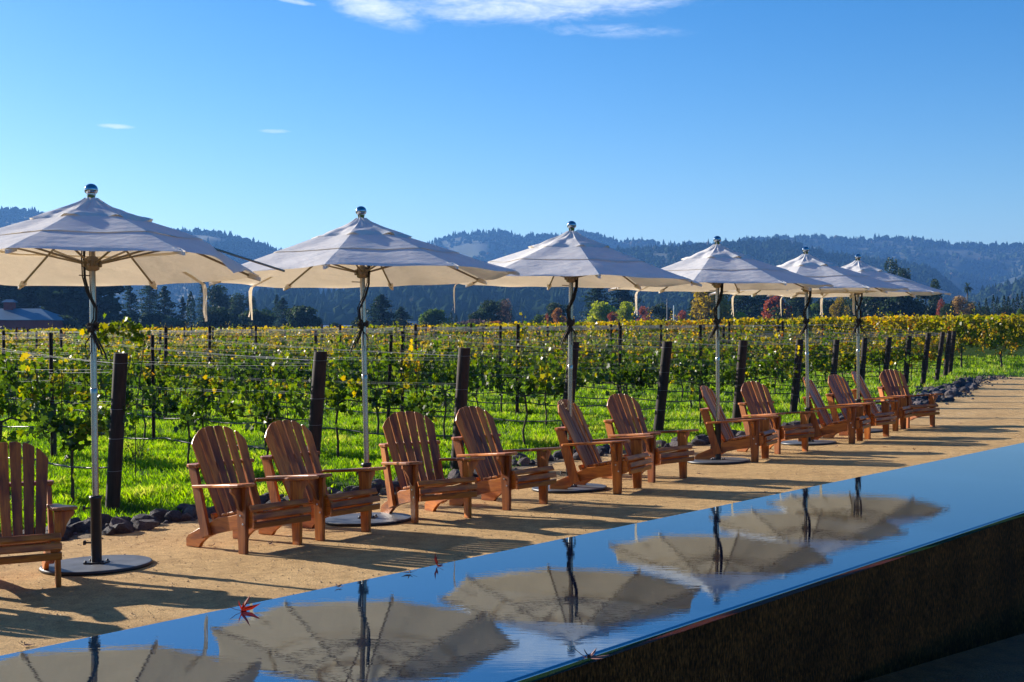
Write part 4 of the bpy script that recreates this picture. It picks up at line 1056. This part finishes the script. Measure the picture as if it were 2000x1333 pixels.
TREES = [
 (22, 500, 150, 290, 'conifer', 'huge dark cedar behind the red barn at the far left edge'),
 (140, 488, 165, 285, 'conifer', 'largest dark cedar just left of the first umbrella pole'),
 (217, 566, 37, 330, 'conifer', 'conical blue green conifer, first right of the first umbrella pole'),
 (254, 559, 38, 340, 'conifer', 'rounded tall conifer, second right of the first umbrella pole'),
 (292, 556, 40, 345, 'tallpine', 'tall pine with a bare lower trunk right of the first umbrella'),
 (322, 561, 46, 335, 'conifer', 'broad conifer right of the bare trunked pine'),
 (357, 581, 26, 340, 'conifer', 'slim short conifer left of the dark cypress'),
 (373, 570, 15, 300, 'cypress', 'narrow black cypress behind the first umbrella strap'),
 (397, 548, 26, 350, 'conifer', 'pointed conifer under the left tip of the second umbrella'),
 (430, 556, 58, 345, 'olive_dark', 'broad grey green tree under the left tip of the second umbrella'),
 (463, 573, 50, 335, 'oak', 'round dark tree left of the second umbrella strap'),
 (492, 578, 28, 340, 'oak', 'small round dark tree right of the second umbrella strap'),
 (541, 576, 20, 380, 'conifer', 'slim conifer beneath the middle of the second canopy left half'),
 (553, 583, 40, 375, 'conifer', 'dark conifer just right of a slimmer one under the second canopy'),
 (575, 596, 14, 372, 'conifer', 'tiny pointed conifer tip above the dark oak under the second canopy'),
 (208, 608, 32, 300, 'lime', 'yellow green bush just right of the first umbrella pole'),
 (332, 621, 52, 262, 'olive', 'silvery olive bush above the vines left of the cypress'),
 (358, 624, 26, 260, 'olive', 'smaller silvery olive bush touching the cypress'),
 (282, 612, 26, 290, 'olive', 'pale shrub at the foot of the bare trunked pine'),
 (425, 600, 74, 270, 'oak', 'wide dark oak between the two hanging straps'),
 (492, 606, 84, 268, 'oak', 'wide dark oak right of the second umbrella strap'),
 (585, 598, 82, 265, 'oak', 'domed dark oak at the end of the left tree line'),
 (305, 612, 66, 285, 'oak', 'low dark oak between conifers and olive bushes'),
 (245, 613, 66, 285, 'oak', 'low dark oak right of the yellow green bush'),
 (178, 603, 66, 282, 'oak', 'dark oak directly behind the first umbrella pole'),
 (132, 618, 64, 255, 'oak', 'dark shrub right of the red barn'),
 (90, 560, 46, 275, 'oak', 'dark tree filling the gap between the two big cedars'),
 (520, 602, 34, 330, 'green', 'pale green tree peeking out between dark oaks'),
 (654, 629, 26, 300, 'oak', 'tiny dark oak beside the pale flat roof'),
 (745, 577, 56, 300, 'conifer', 'broad dark conifer right of the second umbrella pole'),
 (783, 600, 40, 305, 'conifer', 'shorter conifer right of the broad one by the second pole'),
 (703, 619, 44, 310, 'conifer', 'low grey green conifer behind the second umbrella pole'),
 (845, 605, 68, 280, 'green', 'dome shaped green tree left of the third umbrella strap'),
 (881, 609, 8, 290, 'cypress', 'tiny cypress just right of the dome shaped green tree'),
 (891, 616, 7, 290, 'cypress', 'tinier cypress second right of the dome shaped tree'),
 (956, 587, 52, 290, 'oak', 'dark oak under the left half of the third umbrella'),
 (988, 584, 40, 292, 'brown', 'bare grey twiggy tree beside a dark oak, third umbrella'),
 (985, 583, 34, 300, 'oak', 'dark tree top behind the bare twiggy tree'),
 (935, 608, 46, 286, 'olive_dark', 'low grey green tree left of the dark oak'),
 (925, 624, 62, 270, 'brown', 'low brownish scrub behind the third umbrella strap'),
 (968, 628, 56, 260, 'orange', 'low reddish brown hedge below the dark oak'),
 (1051, 614, 30, 290, 'green', 'small round green tree left of the orange one'),
 (1082, 592, 60, 300, 'oak', 'round dark oak left of the third umbrella pole'),
 (1090, 601, 30, 270, 'orange_green', 'small green tree turning orange left of the third umbrella pole'),
 (1068, 612, 10, 268, 'red', 'thin reddish sapling left of the orange green tree'),
 (1168, 552, 54, 340, 'conifer', 'dark conifer behind the yellow green dome tree'),
 (1216, 552, 54, 338, 'conifer', 'dark conifer behind the smaller yellow green tree'),
 (1170, 588, 62, 275, 'lime', 'larger bright yellow green dome tree right of the third pole'),
 (1221, 589, 42, 282, 'lime', 'smaller yellow green dome tree left of the fourth strap'),
 (1199, 609, 30, 262, 'red', 'crimson bush between the two yellow green trees'),
 (1257, 598, 28, 290, 'red_brown', 'rusty red tree behind the fourth umbrella strap'),
 (1291, 592, 48, 285, 'oak', 'round dark oak left of the grey utility pole'),
 (1333, 606, 26, 275, 'red', 'small red topped tree left of the big golden tree'),
 (1390, 556, 86, 260, 'yellow', 'big golden autumn tree behind the fourth umbrella pole'),
 (1448, 610, 28, 255, 'lime', 'small yellow bush right of the fourth umbrella pole'),
 (1352, 585, 30, 320, 'conifer', 'dark conifer left of the big golden tree'),
 (1452, 556, 62, 300, 'conifer', 'dark conifer right of the big golden tree'),
 (1484, 552, 52, 310, 'conifer', 'dark conifer left of the red maple'),
 (1514, 576, 54, 270, 'red', 'red maple under the gap between fourth and fifth umbrellas'),
 (1515, 600, 44, 262, 'oak', 'dark shrub at the foot of the red maple'),
 (1558, 566, 62, 300, 'oak', 'dark tree right of the red maple'),
 (1594, 594, 44, 265, 'green', 'yellow green tree between the fifth pole and the straps'),
 (1640, 578, 34, 270, 'yellow', 'orange yellow tree just left of the sixth umbrella pole'),
 (1622, 586, 60, 300, 'oak', 'dark tree behind the straps of the fifth and sixth umbrellas'),
 (1668, 572, 70, 290, 'oak', 'dark tree behind the sixth umbrella pole'),
 (1712, 570, 76, 285, 'olive_dark', 'dark green tree right of the sixth umbrella pole'),
 (1762, 566, 80, 280, 'oak', 'wide dark tree under the right half of the sixth canopy'),
 (1808, 560, 70, 285, 'oak', 'dark tree under the right tip of the sixth canopy'),
 (1826, 546, 36, 300, 'oak', 'taller dark tree top right of the sixth canopy'),
 (1740, 501, 50, 420, 'oak', 'tall dark tree rising above the sixth canopy'),
 (1766, 525, 34, 410, 'oak', 'shoulder high dark tree right of the tallest one'),
 (1838, 583, 20, 262, 'red', 'small red tree right of the dark wood'),
 (1852, 594, 34, 255, 'oak', 'dark shrub left of the tan tree'),
 (1874, 577, 34, 262, 'tan', 'tan orange tree left of the palm'),
 (1893, 590, 34, 260, 'tan', 'low tan tree at the foot of the palm'),
 (1889, 545, 26, 420, 'palm', 'lone tall palm tree at the right'),
 (1993, 603, 22, 200, 'green', 'round green bush at the right frame edge'),
 (1925, 600, 40, 300, 'oak', 'dark wood left part behind the cypress line'),
 (1965, 598, 50, 300, 'oak', 'dark wood right part behind the cypress line'),
]
for i, (px, ty) in enumerate([(1858, 588), (1912, 590), (1926, 583), (1940, 577), (1948, 580), (1961, 577), (1969, 579), (1979, 583), (1987, 574), (1996, 570), (1842, 600), (1560, 598), (1583, 606), (1512, 612)]):
    TREES.append((px, ty, 8, 262 if i < 11 else 245, 'cypress', ['slim cypress left of the tan tree', 'cypress right of the palm, first of the line', 'second cypress of the line right of the palm', 'third cypress of the line right of the palm', 'fourth cypress of the line, close to the third', 'fifth cypress of the line right of the palm', 'sixth cypress of the line, close to the fifth', 'seventh cypress of the line right of the palm', 'eighth cypress of the line near the frame edge', 'last cypress at the right frame edge', 'slim cypress beside the small red tree', 'slim dark cypress left of the fifth umbrella pole', 'slim dark cypress right of the fifth umbrella pole', 'slim dark cypress in front of the red maple'][i]))
alias = {'olive_dark': 'oak', 'orange_green': 'orange', 'red_brown': 'red'}
for i, (px, ty, wpx, dist, kd, lab) in enumerate(TREES):
    x = (px-1000)/F*dist; z0 = ground(x, dist); h = E-(ty-HY)*dist/F - z0; w_ = wpx*dist/F*1.14
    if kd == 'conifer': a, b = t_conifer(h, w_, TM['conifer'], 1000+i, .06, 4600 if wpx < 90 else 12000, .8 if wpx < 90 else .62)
    elif kd == 'tallpine': a, b = t_conifer(h, w_, TM['conifer'], 1000+i, .45, 2400, .5)
    elif kd == 'cypress': a, b = t_cypress(h, w_, TM['conifer'], 1000+i)
    elif kd == 'palm': a, b = t_palm(h, w_, 5)
    else:
        m = TM[alias.get(kd, kd)]; a, b = t_broad(h, w_, m, 1000+i, .05, 3800 if kd != 'brown' else 1300)
    nm_ = {'conifer': 'conifer_tree', 'tallpine': 'pine_tree', 'cypress': 'cypress_tree', 'palm': 'palm_tree'}.get(kd, 'bush' if 'bush' in lab or 'shrub' in lab or 'scrub' in lab or 'hedge' in lab else 'broadleaf_tree')
    t = empty(nm_, (x, dist, z0)); link('trunk', a, t); link('crown', b, t)
    tag(t, lab, 'bush' if nm_ == 'bush' else 'tree', 'trees beyond the vineyard')

# ---------------------------------------------------------------- barn, sheds, poles
def world_x(px, d): return (px-1000)/F*d
def zof(py, d): return E-(py-HY)*d/F
d = 246; bx0, bx1 = world_x(-140, d), world_x(105, d); zg = ground(bx1, d)
barn = empty('red_barn', ((bx0+bx1)/2, d+6, zg)); cx = (bx0+bx1)/2; Lb = bx1-bx0
ze, zrg = zof(625, d)-zg, zof(603, d+6)-zg
mb = MB(); mb.box((0, 0, ze/2), (Lb-1.0, 11.0, ze)); mb.build('wall', M_BARN, barn)
rdx = world_x(80, d+6)-cx; V = [(-Lb/2, -6, ze), (Lb/2, -6, ze), (Lb/2, 6, ze), (-Lb/2, 6, ze), (-rdx, 0, zrg), (rdx, 0, zrg)]
mb = MB(); mb.add(V, [(0, 1, 5, 4), (1, 2, 5), (2, 3, 4, 5), (3, 0, 4)]); mb.add([(a, b, c-.12) for a, b, c in V], [(4, 5, 1, 0), (5, 2, 1), (5, 4, 3, 2), (4, 0, 3)])
mb.add([V[0], V[1], V[2], V[3]]+[(a, b, c-.12) for a, b, c in V[:4]], [(0, 4, 5, 1), (1, 5, 6, 2), (2, 6, 7, 3), (3, 7, 4, 0)])
rf = mb.build('roof', M_ROOF, barn)
mb = MB(); xa = world_x(-140, d-5)-cx; xb = world_x(112, d-5)-cx; za, zb = zof(642, d)-zg, zof(659, d-6)-zg
mb.add([(xa, -5.6, za), (xb-.6, -5.6, za), (xb+1, -10.5, zb), (xa, -10.5, zb), (xa, -5.6, za-.12), (xb-.6, -5.6, za-.12), (xb+1, -10.5, zb-.12), (xa, -10.5, zb-.12)], [(3, 2, 1, 0), (4, 5, 6, 7), (2, 3, 7, 6), (1, 2, 6, 5)]); mb.build('lean_to_roof', M_ROOF, barn)
mb = MB(); cxp = world_x(19, d+6)-cx; cw = 1.7; mb.box((cxp, 0, zrg+.45), (cw, cw, 1.5)); cu = mb.build('cupola', M_BARN, barn)
mb = MB(); t0 = zrg+1.2; mb.add([(cxp-1.3, -1.2, t0), (cxp+1.3, -1.2, t0), (cxp+1.3, 1.2, t0), (cxp-1.3, 1.2, t0), (cxp-.7, 0, t0+.6), (cxp+.7, 0, t0+.6)], [(0, 1, 5, 4), (1, 2, 5), (2, 3, 4, 5), (3, 0, 4), (3, 2, 1, 0)]); mb.build('cupola_roof', M_ROOF, cu)
tag(barn, 'red barn with a blue grey metal roof and small cupola at the left edge', 'barn')
def shed(px0, px1, yt, yb, d, lab, m):
    x0, x1 = world_x(px0, d), world_x(px1, d); z = ground(x0, d)-1; t = empty('farm_building', ((x0+x1)/2, d+4, z)); W = x1-x0
    h1, h2 = zof(yb, d)-z, zof(yt, d+4)-z
    mb = MB(); mb.box((0, 0, h1/2), (W*.96, 7.4, h1)); mb.build('wall', M_WHITE, t)
    mb = MB(); V = [(-W/2, -4, h1), (W/2, -4, h1), (W/2, 4, h1), (-W/2, 4, h1), (-W/2, 0, h2), (W/2, 0, h2)]
    mb.add(V, [(0, 1, 5, 4), (2, 3, 4, 5), (1, 2, 5), (3, 0, 4), (3, 2, 1, 0)]); mb.build('roof', m, t); tag(t, lab, 'building'); return t
M_PROOF = simple('pale_roof', (.42, .45, .52), .4, .2, .08, 1)
shed(622, 652, 636, 646, 330, 'pale flat roofed farm building left of the tiny dark oak', M_PROOF)
shed(655, 690, 636, 645, 335, 'pale roofed farm building left of the second umbrella pole', M_PROOF)
shed(785, 812, 628, 638, 340, 'small grey house behind the vines left of the dome shaped tree', M_ROOF)
def pole(px, yt, d, m, lab, cross=True):
    x = world_x(px, d); z = ground(x, d); h = zof(yt, d)-z; t = empty('utility_pole', (x, d, z))
    mb = MB(); mb.tube([(0, 0, -.3), (0, 0, h)], [.14, .10], 8); mb.build('shaft', m, t)
    if cross: mb = MB(); mb.box((0, 0, h-.5), (2.2, .12, .14)); mb.build('crossarm', m, t)
    tag(t, lab, 'utility pole')
pole(1303, 584, 262, simple('grey_pole', (.28, .25, .24), .8), 'grey wooden utility pole with a crossarm right of the round oak')
pole(1316, 597, 255, M_WHITE, 'white lamp pole just right of the grey utility pole', False)
pole(764, 600, 300, simple('grey_pole', (.28, .25, .24), .8), 'thin utility pole between two conifers right of the second umbrella', True)

# ---------------------------------------------------------------- hills and forests
def hillmesh(name, pts, Dr, foot, seed, zf=-6, step=10, nr=26, back=1.25):
    xs = [p[0] for p in pts]; cols = list(range(int(xs[0]), int(xs[-1])+1, step)); V = np.zeros((len(cols), nr+4, 3)); 
    for i, px in enumerate(cols):
        py = np.interp(px, xs, [p[1] for p in pts]); zr = (HY-py)/F*Dr + E
        for j in range(nr+4):
            t = j/nr
            dist = Dr*(foot+(1-foot)*t) if t <= 1 else Dr*(1+(t-1)*1.5)
            x = (px-1000)/F*dist
            if t <= 1: z = zf+(zr-zf)*(t**1.25); am = math.sin(PI*t)*.22*zr
            else: z = zr*(1-(t-1)*4); am = 0
            q = noise.fractal(Vector((x*.0035+seed, dist*.0035, 0)), 1.0, 2.0, 4)
            gul = noise.noise(Vector((px*.012*(Dr/2000)+seed, t*.8, 3)))
            V[i, j] = (x, dist, z+am*(q*.7+gul*.5))
    n = nr+4; Fc = np.array([(i*n+j, (i+1)*n+j, (i+1)*n+j+1, i*n+j+1) for i in range(len(cols)-1) for j in range(n-1)])
    tag(link(name, np_indexed(name, V.reshape(-1, 3), Fc, M_HILL, smooth=True)), kind='structure')
    return V, cols, nr
CONE = 6
def forest(name, H, count, h0, h1, lab, seed, gaps=()):
    V, cols, nr = H; r = np.random.default_rng(seed)
    nridge = len(cols)*5
    ci = np.concatenate([r.random(count)*(len(cols)-1.001), r.random(nridge)*(len(cols)-1.001)])
    tj = np.concatenate([r.random(count)**.75*nr, nr-abs(r.normal(0, .25, nridge))])
    tj = np.clip(tj, 0, nr-.001); i0 = ci.astype(int); j0 = tj.astype(int); fi = (ci-i0)[:, None]; fj = (tj-j0)[:, None]
    P = (V[i0, j0]*(1-fi)+V[i0+1, j0]*fi)*(1-fj) + (V[i0, j0+1]*(1-fi)+V[i0+1, j0+1]*fi)*fj
    px = 1000+P[:, 0]/P[:, 1]*F; py = HY-(P[:, 2]-E)/P[:, 1]*F
    ok = np.ones(len(P), bool)
    for (gx, gy, rx, ry) in gaps: ok &= ((px-gx)/rx)**2+((py-gy)/ry)**2 > 1
    dn = np.array([noise.noise(Vector((p[0]*.004, p[1]*.004, 9))) for p in P]); ok &= (dn > -.42) | (tj > nr-1.5)
    ok &= (px > -120) & (px < 2120)
    P = P[ok]; dn = dn[ok]; n = len(P)
    h = r.uniform(h0, h1, n)*(1+.25*r.normal(0, 1, n).clip(-1, 1.5)); wd = h*r.uniform(.22, .42, n); con = r.random(n) < .55
    wd = np.where(con, wd*.8, wd*1.35); h = np.where(con, h, h*.75)
    # profile rings: base, shoulder, upper, tip
    rings = np.where(con[:, None], np.array([[.25, 1.0, .55, .06]]), np.array([[.45, 1.0, .85, .25]])); zs = np.where(con[:, None], np.array([[0, .22, .62, 1.0]]), np.array([[0, .3, .75, 1.0]]))
    K = 6; a = np.arange(K)*2*PI/K
    jit = .65+.7*r.random((n, 4, K)); rad = rings[:, :, None]*wd[:, None, None]*jit
    an = a[None, None]+r.random((n, 1, 1))*6
    X = P[:, 0, None, None]+rad*np.cos(an); Y = P[:, 1, None, None]+rad*np.sin(an); Z = P[:, 2, None, None]-1+zs[:, :, None]*h[:, None, None]*(1+.10*(r.random((n, 4, K))-.5))
    VV = np.stack([X, Y, np.broadcast_to(Z, X.shape)], 3).reshape(-1, 3)
    q = []
    for ri in range(3):
        for k in range(K): q.append((ri*K+k, ri*K+(k+1) % K, (ri+1)*K+(k+1) % K, (ri+1)*K+k))
    q.append((3*K, 3*K+1, 3*K+2, 3*K+3)); q.append((3*K, 3*K+3, 3*K+4, 3*K+5))
    Fc = (np.arange(n)[:, None, None]*4*K+np.array(q)[None]).reshape(-1, 4)
    T = np.repeat(np.clip(.45+r.normal(0, .18, n)+dn*.3, 0, .93), len(q)); T[np.repeat(r.random(n) < .015, len(q))] = 1.0
    tag(link(name, np_indexed(name, VV, Fc, M_FOREST, T)), lab, 'forest', kind='stuff')
RA = [(-500, 470), (300, 500), (620, 545), (690, 560), (760, 520), (820, 488), (853, 473), (868, 469), (895, 461), (976, 455), (1015, 465), (1042, 462), (1086, 463), (1141, 457), (1163, 460), (1196, 473), (1262, 475), (1301, 479), (1372, 481), (1431, 476), (1473, 468), (1545, 464), (1610, 466), (1675, 470), (1740, 467), (1789, 469), (1837, 476), (1902, 481), (2000, 482), (2300, 478)]
H = hillmesh('far_hills', RA, 3500, .62, 1.0, zf=-8); forest('far_forest', H, 14000, 8, 15, 'hazy blue wooded ridge along the whole skyline', 1, [(1290, 483, 22, 4), (1855, 492, 50, 5), (1900, 505, 22, 4), (1660, 500, 16, 4)])
RL = [(-700, 390), (-200, 410), (0, 414), (60, 414), (120, 430), (200, 446), (350, 455), (400, 456), (440, 459), (490, 474), (545, 491), (620, 535), (690, 590), (740, 628)]
H = hillmesh('left_hill', RL, 2600, .6, 5.0, zf=-8); forest('left_forest', H, 8500, 7, 12, 'dark blue wooded hill behind the umbrellas on the left', 2)
RC = [(930, 600), (1000, 545), (1150, 505), (1194, 492), (1300, 487), (1440, 477), (1545, 474), (1570, 490), (1620, 499), (1700, 508), (1756, 517), (1805, 523), (1831, 538), (1854, 554), (1875, 580), (1905, 615)]
H = hillmesh('middle_hill', RC, 2300, .6, 9.0, zf=-8); forest('middle_forest', H, 8500, 6, 11, 'wooded middle ridge behind the fourth to sixth umbrellas', 3, [(1290, 500, 20, 5), (1410, 520, 24, 5), (1650, 540, 30, 6), (1800, 560, 24, 4)])
RR = [(1860, 622), (1895, 592), (1929, 574), (1967, 564), (2050, 550), (2400, 530)]
H = hillmesh('right_hill', RR, 1700, .65, 13.0, zf=-8); forest('right_forest', H, 1400, 8, 13, 'low wooded hill behind the palm and cypresses at right', 4)
RV = [(380, 622), (480, 604), (520, 585), (600, 578), (625, 594), (650, 596), (690, 576), (750, 562), (900, 548), (1050, 552), (1150, 558), (1230, 575), (1300, 566), (1420, 578), (1560, 590), (1700, 612)]
H = hillmesh('valley_hill', RV, 1250, .62, 17.0, zf=-8); forest('valley_forest', H, 3600, 8, 15, 'dark wooded foothill low in the middle of the valley', 5, [(1268, 588, 30, 9)])
# open meadow on the foothill
md = hillmesh.__defaults__
# ---------------------------------------------------------------- haze
m, nt, b, o = mat('haze_air'); nt.nodes.remove(b)
pv = nt.nodes.new('ShaderNodeVolumePrincipled'); pv.inputs['Color'].default_value = (.17, .44, 1, 1); pv.inputs['Density'].default_value = HAZE = .00013; pv.inputs['Anisotropy'].default_value = .25
L(nt, pv.outputs[0], o.inputs['Volume'])
mb = MB(); mb.prism([(-9500, -9500), (9500, -9500), (9500, 9500), (-9500, 9500)], -45, 330, 'xy'); hz = mb.build('haze', m)
tag(hz, 'thin blue air haze filling the valley', 'haze', kind='stuff')
